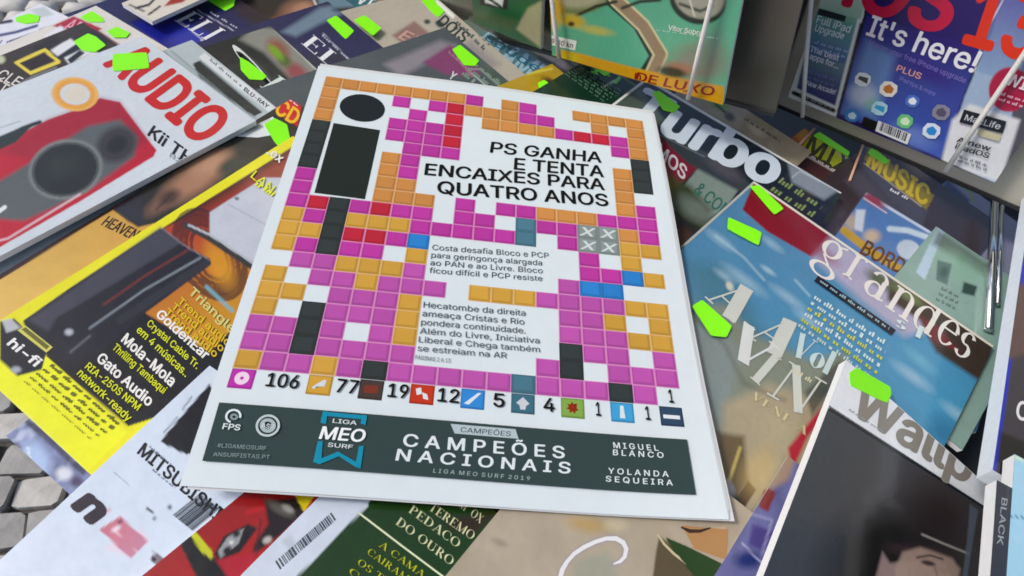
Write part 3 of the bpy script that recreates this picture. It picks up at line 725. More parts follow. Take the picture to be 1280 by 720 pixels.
# black G magazine
k6 = Mag('black_title_magazine',"black magazine with big white letter over green, left of the newspaper's top corner",TL=(338,33),TR=(404,94),w=.2,h=.25,z=-37,t=4,base='#23282a',res=1.5,fin='film')
k6.poly([(318,32),(345,36),(395,84),(385,120),(330,66),(300,50)],'#8a8c86',4); k6.ell(348,62,16,10,'#8a5c50',40,.5); k6.ell(372,92,18,10,'#8a4c52',40,.5); k6.ell(355,76,10,7,'#56643c',40,.5)
k6.ell(345,66,12,5,'#7ca844',45,.5,.9); k6.poly([(345,98),(372,120),(352,135),(330,112)],'#34403e',5); k6.line([(345,37),(395,86)],3,'#c9cec8',1)
k6.line([(300,62),(330,88),(345,110)],3,'#4d5254',2,.6)
k6.disc('title_lettering',(318,87),(342,108),(303,74-10),'#dfe5e5',.72,30,-60,215); k6.disc('title_lettering',(318,87),(338,104),(306,71),'#15191a',.0)
k6.text('title_lettering','L',(324,108),(345,122),(348,94),'#d8e4e0',.0,True,.14)
k6.sticker([(300,72),(311,78),(334,96),(328,101),(312,100),(301,88)])
k6.done()
# dark blue ELIS
k7 = Mag('blue_fashion_magazine','dark blue magazine titled in white serif capitals, first from the left along the back',TL=(245,-38),TR=(356,38),w=.2,h=.25,z=-45.6,t=4,base='#23234e',res=1.5)
k7.poly([(165,30),(200,12),(300,62),(290,75),(240,72),(200,60)],'#2c2f86',6); k7.ell(240,50,28,14,'#343a9c',20,.5); k7.poly([(275,-10),(360,-10),(400,40),(330,42),(290,12)],'#2c2430',6); k7.ell(330,8,22,10,'#3c2c2c',30,.5)
k7.text('title_lettering','ELIS',(217,25),(275,61),(241,13),'#eef0f4',0,True,.15)
for q in [(232,15),(300,52)]: pass
k7.line([(246,12),(310,48)],1.2,'#c8ccd8',.6,.8); k7.line([(222,24),(268,62)],1.2,'#c8ccd8',.6,.7); k7.bars('small_print',(262,16),(300,38),(264,14),'#b8bccb',n=3)
k7.poly([(208,66),(222,60),(262,68),(262,82),(224,80)],'#8c94a6',3,.8); k7.text('cover_line','AND',(210,70),(258,84),(216,60),'#d8dce2',.03)
k7.line([(252,50),(268,64)],3,'#c8ccd8')
k7.sticker([(258,0),(272,-8),(294,0),(292,8),(282,14)])
k7.done()
# second navy mag
k8 = Mag('navy_fashion_magazine','navy magazine with large white serif initials and two green stickers, above the newspaper corner',TL=(410,2),TR=(494,72),w=.2,h=.25,z=-41.3,t=4,base='#2a2b50',res=1.5)
k8.poly([(352,40),(400,10),(440,2),(452,6),(400,30),(370,46)],'#7f93a4',4,.8); k8.ell(425,12,10,4,'#40586c',0,.5); k8.poly([(380,75),(420,60),(470,95),(420,100)],'#2e3044',5)
k8.line([(430,0),(515,66)],2.5,'#8a4a3c',1.2); k8.text('title_lettering','ELIS',(376,54),(446,112),(391,43),'#eef0f4',0,True,.15); k8.bars('small_print',(402,45),(438,78),(404,43),'#aeb2c4',n=3)
k8.line([(404,42),(440,78)],1.1,'#c8ccd8',.6,.7)
k8.sticker([(408,26),(420,20),(443,39),(432,50)]); k8.sticker([(442,26),(456,20),(477,36),(466,46)])
k8.done()
k85 = Mag('dark_portrait_magazine','dark magazine with a brown face, behind the two blue fashion magazines',TL=(372,-40),TR=(452,14),w=.2,h=.22,z=-50,t=4,base='#2c2626',res=1.8)
k85.ell(372,14,22,14,'#8c6a58',-20,.5); k85.ell(378,10,12,6,'#a88470',-20,.5); k85.poly([(395,-10),(440,-10),(450,8),(400,12)],'#6c8494',3); k85.ell(350,24,10,5,'#6c4c40',0,.5)
k85.line([(392,0),(398,12)],2,'#dfe4e8',.8)
k85.done()
k9 = Mag('white_calligraphy_magazine','small white magazine corner with black brush marks and a red accent, at the upper left',BL=(152,4),BR=(190,27),w=None,h=.12,z=-33.7,t=4,base='#ddd8cf',res=1.5)
k9.line([(170,10),(186,6),(196,-4)],3,'#20242a'); k9.line([(186,18),(200,8)],2.5,'#20242a'); k9.poly([(205,8),(215,-3),(240,-6),(228,3)],'#9c3c3c',1.5); k9.line([(162,6),(180,14)],2,'#3c4048',1)
k9.done()
# nature magazine
n1 = Mag('nature_magazine','dark brown magazine with an empty yellow frame on its cover, beside the audio magazine',TL=(104,28),TR=(160,66),w=.16,h=.25,z=-28.4,t=4.5,base='#3c3630',res=1.3)
n1.mottle(.25,60); n1.poly([(62,66),(118,36),(140,48),(122,66),(95,62),(72,75)],'#262a30',2); n1.poly([(62,62),(88,48),(96,54),(72,70)],'#e4e6ea',1.5)
n1.poly([(80,72),(112,56),(122,62),(86,80)],'#dfe3e6',1.5); n1.poly([(84,74),(100,62),(106,66),(88,80)],'#22262c',1.5); n1.poly([(84,82),(120,63),(124,68),(90,86)],'#d8dde0',1.2)
n1.poly([(40,60),(70,44),(76,52),(52,72)],'#2e2a2a',3)
for q0,q1 in (((20,78),(56,62)),((56,62),(73,77)),((73,77),(38,91)),((38,91),(20,78))): n1.line([q0,q1],4.2,'#e6d46c',.7)
n1.poly([(27,79),(54,67),(66,76),(40,86)],'#2e1c10',1)
n1.text('cover_line','CLE',(-6,96),(20,108),(4,86),'#e3e0da',.02); n1.text('cover_line','NITE',(-22,104),(12,124),(-12,92),'#d8d4cc',.02)
n1.line([(0,116),(40,96),(70,84)],1.5,'#b8bcc0',1,.6); n1.ell(0,74,6,5,'#c8ccb0',0,.4)
n1.sticker([(92,52),(110,42),(120,46),(133,57),(118,66),(102,63)])
n1.done()
n2 = Mag('red_block_magazine','white magazine with a red block and pink letters, behind the yellow framed one',TL=(120,7),TR=(172,38),w=.13,h=.22,z=-33.4,t=4,base='#dedcd6',res=1.4)
n2.poly([(66,32),(92,20),(128,36),(104,46)],'#a82a44',1.2); n2.poly([(120,36),(150,56),(135,60),(112,44)],'#6c2430',2); n2.text('title_lettering','AR',(78,36),(96,43),(90,23),'#e4a8bc',.03)
n2.poly([(55,45),(75,32),(100,44),(70,58)],'#e6e6ee',2)
n2.sticker([(100,22),(115,14),(128,22),(131,28),(112,28)]); n2.sticker([(134,40),(146,34),(163,42),(158,48),(143,48)])
n2.done()
n3 = Mag('white_news_magazine','white magazine with dark blue bars and a pale green sticker, in the far left corner',TL=(50,4),TR=(112,34),w=.15,h=.22,z=-38.2,t=4.5,base='#e6e8f2',res=1.4)
n3.poly([(38,12),(55,8),(68,18),(50,22)],'#b8c6c4',2,.7)
n3.line([(-10,46),(20,40),(46,32)],3.5,'#454a78',1); n3.line([(12,52),(44,41)],3,'#3c3c5c',1); n3.line([(-10,30),(14,26)],4,'#2c303c',1); n3.line([(50,38),(60,35)],4,'#4c4468',1)
n3.line([(22,58),(28,55)],3,'#3c3c40'); n3.line([(54,46),(64,42)],5,'#3a3c46',1.2); n3.text('cover_line','LIS',(-4,58),(14,62),(2,50),'#7c76a0',.02)
n3.sticker([(20,22),(36,17),(50,20),(48,28),(32,30),(20,27)])
n3.done()
# ================================================================== BOTTOM MAGAZINES
m1 = Mag('white_back_cover_magazine','white magazine with black car brand lettering and a barcode, lower left under the newspaper',BL=(75,630),TL=(262,457),w=.235,h=.24,z=-16.8,t=5,base='#d9e4f2',res=1,fin='film')
m1.poly([(200,552),(240,505),(262,480),(300,560),(232,568)],'#1e2224',1); m1.line([(228,512),(240,496)],2,'#8a969c',1); m1.line([(205,540),(222,522)],2,'#8a969c',1)
m1.poly([(128,685),(176,660),(188,676),(163,698)],'#e4dcea',1)
m1.grad((125,650),(185,690),'#c87888','#c490a4',1,[(124,662),(150,645),(185,677),(163,698)]); m1.line([(134,655),(172,690)],1,'#ecd8e0',.6,.6); m1.ell(145,661,6,3,'#e8dde4',-30,.5); m1.ell(150,652,3,2,'#5c4050',0,.5)
m1.text('brand_lettering','MITSUBISHI MOTORS',(171,566),(352,722),(181,553),'#181c22',.045); m1.bars('small_print',(186,559),(214,582),(188,557),'#97a2b4',n=4); m1.bars('small_print',(190,588),(218,611),(192,586),'#8c97a8',n=5); m1.bars('small_print',(142,591),(162,608),(143,590),'#b4bece',n=4)
m1.text('masthead_letter','n',(88,631),(115,656),(117,611),'#2a2430',.10); m1.line([(118,652),(138,636)],3,'#e0a8b8',1.5,.8)
m1.poly([(187,697),(196,691),(213,704),(202,715)],'#7c7480',1.5); m1.ell(192,699,3,3,'#202028',0,.4); m1.line([(190,690),(205,702)],2,'#35303a',1); m1.ell(225,716,5,4,'#2c3244',0,.4)
m1.barcode('barcode',(216,644),(241,664),(250,617),'#3c4246',34,2); m1.line([(184,636),(190,640)],4,'#3c424c',1); m1.ell(212,634,3,3,'#6c7478',0,.5); m1.ell(193,648,2.5,2.5,'#8c949c',0,.5)
m1.done()
m0 = Mag('film_wrapped_magazine','magazine in crumpled clear film with bluish figures, poking out over the cobbles',BL=(8,545),BR=(98,628),w=.085,h=.14,z=-36,t=4,base='#7c84a6',res=1.2,fin='film',amp=1.5)
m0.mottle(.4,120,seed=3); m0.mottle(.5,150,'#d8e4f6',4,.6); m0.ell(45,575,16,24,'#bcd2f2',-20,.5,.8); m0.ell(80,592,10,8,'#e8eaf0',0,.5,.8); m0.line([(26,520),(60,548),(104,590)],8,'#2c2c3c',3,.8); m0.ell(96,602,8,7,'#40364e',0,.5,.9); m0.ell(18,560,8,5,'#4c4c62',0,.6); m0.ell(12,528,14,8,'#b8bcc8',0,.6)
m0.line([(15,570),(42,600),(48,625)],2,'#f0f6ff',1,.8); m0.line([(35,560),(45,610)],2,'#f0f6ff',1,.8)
m0.done()
m2 = Mag('red_car_magazine',"magazine with a red car front on its cover, below the newspaper's lower left corner",TL=(356,574),BL=(236,672),w=.20,h=.26,z=-11.8,t=4,base='#8c2028',res=0.9,fin='film')
m2.grad((260,630),(300,720),'#8e2c26','#a8242e',1); m2.poly([(225,640),(240,655),(262,690),(300,730),(250,730),(225,680)],'#1c1412',2)
m2.poly([(235,665),(242,662),(265,688),(266,700),(252,690)],'#c8cc2a',1.5); m2.poly([(268,692),(280,670),(310,655),(322,660),(300,690),(272,702)],'#251c1c',2); m2.poly([(272,690),(284,672),(305,660),(298,680),(276,697)],'#9ca0a2',1.5)
m2.ell(284,688,6,4,'#1c1c1e',-40,.4); m2.ell(296,668,5,3,'#30302e',-40,.4); m2.ell(289,678,3,2,'#e8eaea',0,.4); m2.line([(310,640),(350,630)],5,'#c4283a',3,.7)
m2.poly([(330,625),(372,622),(382,640),(352,668),(322,690),(312,705),(318,680),(335,655)],'#28201f',3); m2.ell(350,636,18,6,'#5c5a54',30,.5); m2.ell(360,636,8,4,'#9a9a94',30,.5); m2.poly([(368,618),(394,618),(380,640)],'#d4c42c',1.5)
m2.line([(326,650),(320,690)],3,'#40282a',2,.7); m2.ell(334,675,6,4,'#ccccc6',-30,.4,.8); m2.poly([(270,700),(320,690),(310,730),(290,730)],'#a82a3c',3)
m2.done()
m3 = Mag('green_book_magazine','dark green magazine with pale capital lettering and a white barcode margin, below the newspaper',TL=(490,530),BL=(300,720),w=.24,h=.32,z=-8,t=3.2,base='#2b4022',res=1.3,fin='film')
m3.poly([(400,560),(300,720),(280,760),(360,740),(372,720),(460,632),(480,560)],'#d2dbe6',.9); m3.poly([(555,650),(620,640),(590,670),(560,660)],'#3c2a24',6,.8); m3.mottle(.08,40)
m3.stroke('white_rule',[(448,641),(503,683),(558,724)],2.4,'#e0e6c4'); m3.barcode('barcode',(350,712),(420,650),(344,702),'#50585e',44,5)
m3.poly([(352,676),(362,668),(372,680),(362,690)],'#b8c0c8',2,.6)
for t,x,y_,x2,y2 in [('DO OURO',494,655,564,708),('PEDAÇO',510,640,572,686),('TEREMO',535,637,590,676),('UM BOX',566,628,600,655)]:
    m3.text('cover_line',t.replace('Ç','C'),(x,y_),(x2,y2),(x+6,y_-9),'#d5d6b0',0,True,.15)
for t,x,y_,x2,y2 in [('A CAMA',473,683,528,723),('CAIRAM',458,692,508,728),('OS TI',446,705,480,730),('C. 4',435,716,462,738)]:
    m3.text('cover_line',t,(x,y_),(x2,y2),(x+5,y_-7),'#b8bc3c',0,True,.14)
m3.done()
m4 = Mag('beige_art_magazine','beige magazine with a white painted curl and dark green leaf, below the newspaper',TL=(745,490),BL=(555,722),w=.24,h=.36,z=-2.2-2.4,t=3,base='#b3a897',res=1,fin='film')
m4.mottle(.08,50,seed=2); m4.mottle(.5,40,'#a49c84',6,.4); m4.ell(735,656,25,9,'#b89a5c',10,.6,.6); m4.ell(770,656,14,8,'#c8bfa4',0,.6,.7); m4.ell(625,678,10,4,'#8a7f72',20,.6,.6)
m4.poly([(720,700),(760,690),(780,730),(715,740)],'#a0a394',6,.8)
_cv = [(700,724),(703,712),(709,702),(718,692),(730,684),(745,677),(758,673),(770,673),(779,678),(783,686),(781,696),(775,702),(767,705)]
m4.line(_cv,9,'#9a98a4',3,.5); m4.stroke('painted_curl',_cv,[6,6,5,5,5.5,5,5,6,6,5.5,5,4,2],'#eaeaec')
m4.poly([(815,730),(820,690),(824,670),(838,680),(860,700),(880,730)],'#5f5542',2); m4.stroke('leaf_edge',[(822,668),(830,680),(842,692),(860,706),(884,728)],[2,3,3,3,3],'#c9c0a0'); m4.poly([(832,672),(860,684),(900,706),(900,735),(872,725),(848,698)],'#33472a',1.5)
m4.quad('printed_patch',[(852,657),(910,662),(908,700),(868,686)],'#b08a64'); m4.stroke('printed_patch',[(851,659),(862,664),(875,664),(888,660)],[2,5,4,2],'#40302a'); m4.quad('printed_leaf',[(832,672),(860,684),(905,706),(905,740),(878,728),(852,700)],'#33472a'); m4.line([(866,668),(905,660)],3,'#d8b8a0',1.5)
m4.done()
# ================================================================== TOP MIDDLE MAGAZINES
p1 = Mag('pale_letter_magazine','pale grey magazine with small dark letters, right of the navy magazine',TL=(533,-14),TR=(632,72),w=.2,h=.22,z=-46,t=4,base='#b8b2a6',res=1.5)
p1.poly([(490,44),(518,26),(560,60),(528,76)],'#8e7470',2.5); p1.text('title_lettering','EU',(497,47),(525,60),(508,38),'#c8a49c',.02); p1.poly([(520,85),(590,50),(625,80),(560,110)],'#8e8890',6,.7)
p1.ell(550,30,6,4,'#2e3a3c',30,.5); p1.text('cover_line','DOIS',(545,28),(578,54),(556,18),'#2c3a3c',.04); p1.line([(546,2),(566,20)],5,'#eef0ea',1.2); p1.ell(534,27,4,3,'#3a4444',0,.5); p1.ell(570,35,3,2,'#3a4444',0,.5)
p1.bars('small_print',(576,22),(612,58),(580,18),'#54605c',n=4,rows=2); p1.sticker([(526,0),(540,-6),(545,4),(556,14),(548,22),(540,16)])
p1.done()
p2 = Mag('slate_magenta_magazine','slate grey magazine with a magenta square, just above the top edge of the newspaper',TL=(556,34),TR=(655,118),w=.21,h=.22,z=-32.8,t=4,base='#50585e',res=1.5,fin='film')
p2.poly([(480,80),(550,50),(570,56),(520,86),(500,96)],'#96909a',5,.8); p2.poly([(528,78),(562,56),(590,72),(600,92),(575,95),(555,92)],'#7e466c',3); p2.mottle(.08,60)
for k in range(3): p2.bars('small_print',(560+5*k,66+4*k),(590,92+3*k),(562+5*k,63+4*k),'#a8788c',n=4,seed=k)
p2.text('cover_line','Y',(560,97),(566,101),(566,89),'#dfe4e6',.04); p2.poly([(596,76),(606,78),(640,110),(625,116)],'#4c5a52',3)
p2.line([(584,88),(600,100),(612,112)],2,'#b8c4c0',1); p2.line([(584,87),(600,86),(625,108)],2,'#a8b4b0',1,.7)
p2.bars('small_print',(590,80),(630,112),(594,76),'#8c9c90',n=4,rows=3,seed=9)
p2.line([(625,116),(655,96)],2,'#e0e4dc',.8); p2.line([(640,118),(662,104)],2,'#e0e4dc',.8); p2.poly([(636,112),(655,98),(675,112),(650,122)],'#1c2422',2)
p2.sticker([(565,62),(575,56),(599,76),(594,83),(580,82)])
p2.done()
p7 = Mag('round_letter_magazine','black magazine with round white letters, just above the newspaper beside the navy magazine',TL=(497,56),TR=(540,94),w=.1,h=.16,z=-37,t=4,base='#1f2224',res=1.5)
p7.text('title_lettering','OCO',(456,82),(492,104),(470,68),'#c8d0d0',.06); p7.line([(486,58),(530,92)],2.5,'#8a8078',1); p7.line([(470,62),(505,88)],2,'#b06a4c',1,.8); p7.bars('small_print',(480,64),(512,88),(484,60),'#a8a49c',n=4,rows=2,seed=41)
p7.done()
p8 = Mag('teal_photo_magazine','small teal magazine corner with white type, behind the dark brown portrait magazine at the top',TL=(440,-30),TR=(520,22),w=.16,h=.16,z=-54.5,t=4,base='#3c6670',res=1.6)
p8.mottle(.3,70,seed=12); p8.text('title_lettering','VIAJAR',(444,2),(500,34),(454,-10),'#e4ece8',.04); p8.ell(470,-10,20,9,'#a8886c',30,.5); p8.bars('small_print',(458,22),(490,40),(460,18),'#d8d8c8',n=4,seed=42)
p8.done()
p3 = Mag('green_letter_magazine','grey green magazine with big pale blue letters, at the top centre',TL=(604,18),TR=(715,108),w=.2,h=.22,z=-50.2,t=4,base='#68766e',res=1.5,fin='film')
p3.mottle(.12,60,seed=8); p3.poly([(585,45),(610,38),(700,92),(675,110),(620,75)],'#5f8088',5,.8)
p3.text('title_lettering','EXAME',(592,56),(672,108),(612,38),'#9cbcc8',.04); p3.text('title_lettering','saúde',(604,48),(672,92),(612,41),'#3c6478',.03)
p3.poly([(655,98),(676,88),(700,96),(690,112)],'#a09a58',4)
p3.done()
p4 = Mag('tan_nature_magazine','olive and tan magazine with a red spot, behind the one with pale blue letters',TL=(632,-10),TR=(775,92),w=.22,h=.22,z=-54.5,t=4,base='#5f6a4c',res=1.5)
p4.line([(596,8),(660,44),(745,98)],13,'#8c7a58',6,.7); p4.ell(624,37,9,7,'#9c2434',30,.5); p4.ell(650,46,18,11,'#c8a484',40,.4); p4.line([(668,62),(690,74)],7,'#d0c0aa',2); p4.line([(675,72),(710,90)],5,'#3a2c28',2,.8); p4.ell(700,78,12,5,'#e0c8bc',40,.5,.8)
p4.line([(600,0),(640,25),(720,85),(760,110)],3,'#20241c',1.5,.8); p4.ell(600,20,18,6,'#3d4c30',30,.5); p4.line([(640,22),(720,76)],1.5,'#b8bca8',.8,.8)
p4.sticker([(637,36),(646,34),(662,50),(658,57),(644,53),(638,44)])
p4.done()
p5 = Mag('ochre_magazine','ochre magazine with a dark brown blob, at the top edge of the newspaper',TL=(690,80),TR=(752,130),w=.18,h=.2,z=-28.3,t=4,base='#b0964a',res=1.5)
p5.mottle(.12,70); p5.ell(690,106,14,6,'#4a302c',35,.5); p5.line([(660,92),(690,86)],3,'#cfc46c',1.5); p5.ell(720,124,14,4,'#7c5c20',35,.6,.8); p5.text('cover_line','BREAKS',(700,116),(738,142),(704,110),'#5c3c18',.02)
p5.sticker([(672,104),(680,100),(704,118),(698,128),(676,118)])
p5.done()
p6 = Mag('dark_green_list_magazine','dark green magazine with fine lines of type, left of the black car magazine',TL=(737,72),TR=(800,112),w=.17,h=.2,z=-23.5,t=4,base='#25392f',res=1.4)
p6.line([(700,88),(736,72),(805,112)],1.8,'#7c9484',.8,.7)
for k in range(6): p6.bars('small_print',(705+4*k,92-3.2*k+2*k),(755+5*k,128-2*k),(706+4*k,90-1.5*k),'#5f7c6c',n=6,seed=20+k)
p6.text('cover_line','I-T',(738,90),(776,108),(746,80),'#7ed070',.06); p6.line([(756,108),(770,100)],2,'#cfe0d0')
p6.sticker([(733,80),(738,77),(763,92),(756,96)])
p6.done()
# ================================================================== RIGHT-HAND MAGAZINES
p9 = Mag('tan_leaf_magazine','pale tan magazine with a green leaf, showing as a strip behind the black car magazine',TL=(872,98),TR=(1015,190),w=None,h=.16,z=-21.4,t=4,base='#9c927c',res=1.5)
p9.mottle(.2,80,seed=14); p9.ell(897,128,14,7,'#6c9a3c',35,.5); p9.line([(885,118),(896,132),(906,140)],3,'#2c3424',1); p9.ell(912,146,7,5,'#4c4438',35,.5); p9.ell(945,162,12,5,'#b8ac98',35,.6); p9.bars('small_print',(930,150),(975,178),(932,146),'#5c5448',n=5,seed=44)
p9.done()
t1 = Mag('car_magazine','black car magazine with huge white slanted title letters, right of the newspaper top corner',TL=(808,97),TR=(1052,241),w=None,h=.27,z=-16,t=4.5,base='#252a2f',res=1,fin='film')
t1.poly([(812,160),(830,160),(876,206),(850,232),(818,215)],'#74303e',1.2); t1.poly([(876,206),(900,215),(925,235),(905,262),(880,275),(835,250),(855,232)],'#7e8c86',2); t1.poly([(830,215),(862,232),(890,262),(880,290),(820,250)],'#3a4332',6)
t1.poly([(808,140),(880,190),(945,235),(925,240),(860,205),(818,165)],'#3c4246',3); t1.ell(905,210,26,9,'#55535c',32,.5,.8)
t1.poly([(760,135),(800,110),(830,150),(800,170)],'#55605a',4); t1.ell(850,300,20,16,'#4a3a34',0,.5); t1.ell(870,262,26,12,'#76807a',30,.6,.7); t1.ell(828,275,14,10,'#6c3a38',0,.6,.7)
t1.line([(760,136),(808,99),(930,170),(1051,240)],3.5,'#e4e6e2',.8); t1.poly([(985,205),(1010,214),(1048,238),(1030,250),(990,228)],'#9aa4ac',3,.7)
LW = '#cfdae2'
t1.text('title_lettering','Turbo',(777,142),(966,234),(806,110),LW,.07)
t1.line([(786,150),(880,196)],1.2,'#8a949a',.8,.5)
t1.text('cover_line','TESTAMOS',(770,147),(855,226),(776,134),'#cfc8cc',.04); t1.text('cover_line','& COMPARAMOS',(866,240),(975,330),(876,228),'#41685c',.03)
t1.bars('small_print',(972,228),(1025,262),(978,222),'#7c8c5c',n=3,rows=2); t1.line([(990,222),(1000,214),(1035,232)],1.2,'#c8d0d4',.7,.7)
t1.sticker([(815,116),(824,114),(850,134),(842,142),(828,138)])
t1.done()
g1 = Mag('travel_magazine','blue travel magazine with white lower case title over a red and brown strip',TL=(942,226),TR=(1243,432),w=None,h=.285,z=-10,t=4.5,base='#4f7d9e',res=0.9,fin='film')
g1.grad((920,260),(1150,560),'#5b86a6','#5790b2',1); g1.poly([(860,330),(905,330),(960,420),(1000,440),(1010,470),(960,560),(900,520)],'#4d7484',14,.8)
g1.poly([(852,385),(905,380),(945,420),(1010,450),(1060,440),(1055,520),(1000,640),(900,760),(850,600)],'#7c8478',7); g1.poly([(860,380),(900,390),(925,450),(900,540),(865,470)],'#808c8c',8,.9)
g1.poly([(905,505),(960,480),(1030,500),(1010,560),(985,620),(930,680),(900,600)],'#a39a84',9); g1.ell(985,545,34,20,'#a8a088',30,.7)
g1.line([(865,395),(905,430),(930,480),(980,500)],5,'#5c5c54',5,.5)
g1.poly([(942,228),(990,258),(1045,300),(1016,322),(960,290),(928,262)],'#7c2532',2); g1.poly([(1016,322),(1040,295),(1120,350),(1180,410),(1130,420),(1070,370)],'#a9a6bc',7); g1.poly([(1110,345),(1160,375),(1243,432),(1230,480),(1170,440),(1150,400),(1110,375)],'#3d322c',4)
g1.poly([(1150,395),(1175,410),(1200,440),(1165,425)],'#7c3038',4,.7); g1.ell(1100,350,18,8,'#5a6250',34,.6); g1.ell(1135,368,22,6,'#6c7654',35,.6); g1.ell(1030,318,20,8,'#8a3c4c',35,.6,.5)
g1.line([(895,295),(930,322),(955,350)],3,'#a8c0cc',2,.6); g1.ell(960,338,10,3,'#a8c4d0',35,.6,.7); g1.line([(994,350),(1012,370)],3,'#9cc0d0',2,.7); g1.ell(1175,500,30,8,'#5c98b8',40,.8,.6); g1.ell(1150,450,20,6,'#7cb0c4',40,.8,.6); g1.ell(1180,540,20,16,'#3c6484',40,.8,.6)
g1._add('cover_border',[(.0004,-.0004),(.0022,-.0004),(.0022,-.12),(.0004,-.12)],[(0,1,2),(0,2,3)],'#b8b8ac'); g1._add('cover_border',[(.0004,-.0004),(g1.w-.0004,-.0004),(g1.w-.0004,-.0032),(.0004,-.0032)],[(0,1,2),(0,2,3)],'#dcd8cc')
g1.mottle(.05,50,seed=5)
for q_ in [(900,300,18,5),(930,350,26,6),(985,372,22,5),(1010,400,18,5),(1140,470,24,6),(1200,520,22,6),(905,345,12,4),(965,305,14,4)]:
    g1.ell(*q_,'#a9c4d2',36,.8,.55)
# lower picture: old town figures
g1.poly([(895,540),(930,545),(935,600),(915,640),(905,640)],'#54452f',5,.85); g1.line([(925,560),(905,620)],4,'#c8b878',2,.8); g1.poly([(935,600),(945,612),(928,640),(918,628)],'#3c2c22',1.5); g1.poly([(955,612),(968,618),(960,640),(948,634)],'#7c3c3c',2); g1.ell(948,590,18,30,'#c8b07c',20,.6,.5); g1.poly([(905,600),(925,625),(918,660),(905,655)],'#22302e',3); g1.ell(912,610,5,10,'#a8acb8',-20,.6,.8)
g1.poly([(985,560),(1030,505),(1042,512),(1010,545),(990,590)],'#a83c48',3); g1.poly([(1005,490),(1050,450),(1050,470),(1015,520)],'#2c2c30',4,.7)
g1.ell(912,358,6,4,'#c8c8bc',60,.5)
T_ = '#e4e1dc'
for ch,x,y_,wx in [('g',1017,322,36),('r',1052,342,26),('a',1075,360,34),('n',1105,382,38),('d',1135,402,36),('e',1166,421,30),('s',1189,438,24)]:
    g1.text('title_lettering',ch,(x,y_),(x+wx*.82,y_+wx*.58),(x+26,y_-42),T_,0,True,.10)
LT = '#c9cdc6'
g1.text('cover_line','A',(880,372),(915,404),(916,345),LT,0,True,.3); g1.text('cover_line','A',(932,420),(972,448),(968,388),LT,0,True,.3)
g1.text('cover_line','V',(906,436),(950,472),(930,402),'#d6d9d8',0,True,.22)
g1.text('cover_line','I',(936,472),(950,484),(964,440),LT,0,True,.2); g1.text('cover_line','N',(956,492),(1006,522),(986,452),LT,0,True,.16)
g1.text('cover_line','Vol',(986,442),(1034,470),(1000,416),'#c2d4d4',0,True,.22)
g1.text('cover_line','VENEZA',(938,498),(1006,545),(943,490),'#c8bf9c',0,True,.18); g1.bars('cover_line',(990,466),(1016,482),(993,461),'#d0ccb4',n=2)
g1.quad('cover_line',[(1017,352),(1114,420),(1119,413),(1022,345)],'#14202c'); g1.bars('cover_line',(1024,353),(1110,413),(1026,350),'#9cb8c4',n=8,seed=2)
for k,(c_) in enumerate(['#cfe2e6','#c8dcdc','#c4c86c','#cfe0e4','#bcc460','#b8ccc8']):
    g1.bars('cover_line',(1016-4*k,374+7*k),(1108-3*k,434+9*k),(1019-4*k,369+7*k),c_,n=7,seed=30+k)
g1.text('cover_line','sil',(1118,408),(1150,425),(1124,394),'#cfe0e0',0,True,.2)
g1.sticker([(936,234),(948,233),(979,262),(967,270)]); g1.sticker([(909,273),(951,292),(947,309),(908,288)]); g1.sticker([(863,385),(876,377),(913,410),(906,424),(887,422)])
g1.done()
w1 = Mag('design_magazine','thick magazine with white masthead above a black cover showing a dark haired head',TL=(1058,450),TR=(1250,622),w=.14,h=.26,z=10,t=7,plane=square_plane((1058,450),(1225,600),(962,700),10),base='#eef2f6',res=0.8,fin='film')
w1.poly([(1032,508),(1240,642),(1330,760),(900,860)],'#40454b',1.2); w1.mottle(.06,30,seed=3); w1.grad((1000,560),(1160,640),'#454b50','#48403d',.7,[(1034,512),(1240,644),(1220,720),(940,740)])
w1.ell(1115,712,84,78,'#1c1c20',-15,.4,.95); w1.ell(1170,640,44,30,'#2a1f1c',30,.7,.7); w1.poly([(1095,720),(1103,690),(1112,704),(1150,700),(1180,706),(1190,725),(1150,745),(1090,745)],'#8c7c7a',3); w1.ell(1175,712,9,4,'#4c1c24',10,.5,.9); w1.ell(1150,690,38,8,'#3c3034',8,.6,.8)
w1.poly([(1128,690),(1150,684),(1190,698),(1200,712),(1192,745),(1120,745),(1118,712)],'#a39086',3,.8); w1.ell(1160,704,9,3,'#2c2224',12,.4,.9); w1.line([(1146,697),(1162,694),(1178,699)],2.5,'#2a2022',1,.9); w1.line([(1168,708),(1172,722)],2,'#7c6660',1,.7); w1.line([(1152,668),(1180,680),(1210,692)],2.2,'#9c9894',.8); w1.line([(1036,508),(1242,642)],2,'#1c2024',.8); w1.poly([(1212,630),(1222,638),(1215,680),(1206,740),(1200,740),(1208,680)],'#5c6470',2,.8)
GT = '#8e8a82'
w1.stroke('masthead_rule',[(1036,511),(1130,571),(1235,638)],3.2,'#24272c'); w1.text('title_lettering','Wallp',(1060,514),(1210,606),(1078,478),GT,.06)
w1.bars('small_print',(1060,513),(1104,542),(1062,511),'#9aa4ae',n=6); w1.sticker([(1061,466),(1070,460),(1112,484),(1113,494),(1108,504),(1098,500),(1062,482)])
w1.line([(1055,452),(1034,508),(930,730)],1.5,'#3450a8',.8,.8)
w1.done()
w0 = Mag('violet_wrapped_magazine','violet blue magazine in creased film, squeezed between the newspaper corner and the thick design magazine',TL=(985,570),BL=(905,700),w=.06,h=.16,z=-4.2,t=4,base='#6d6f9a',res=1.2,fin='film')
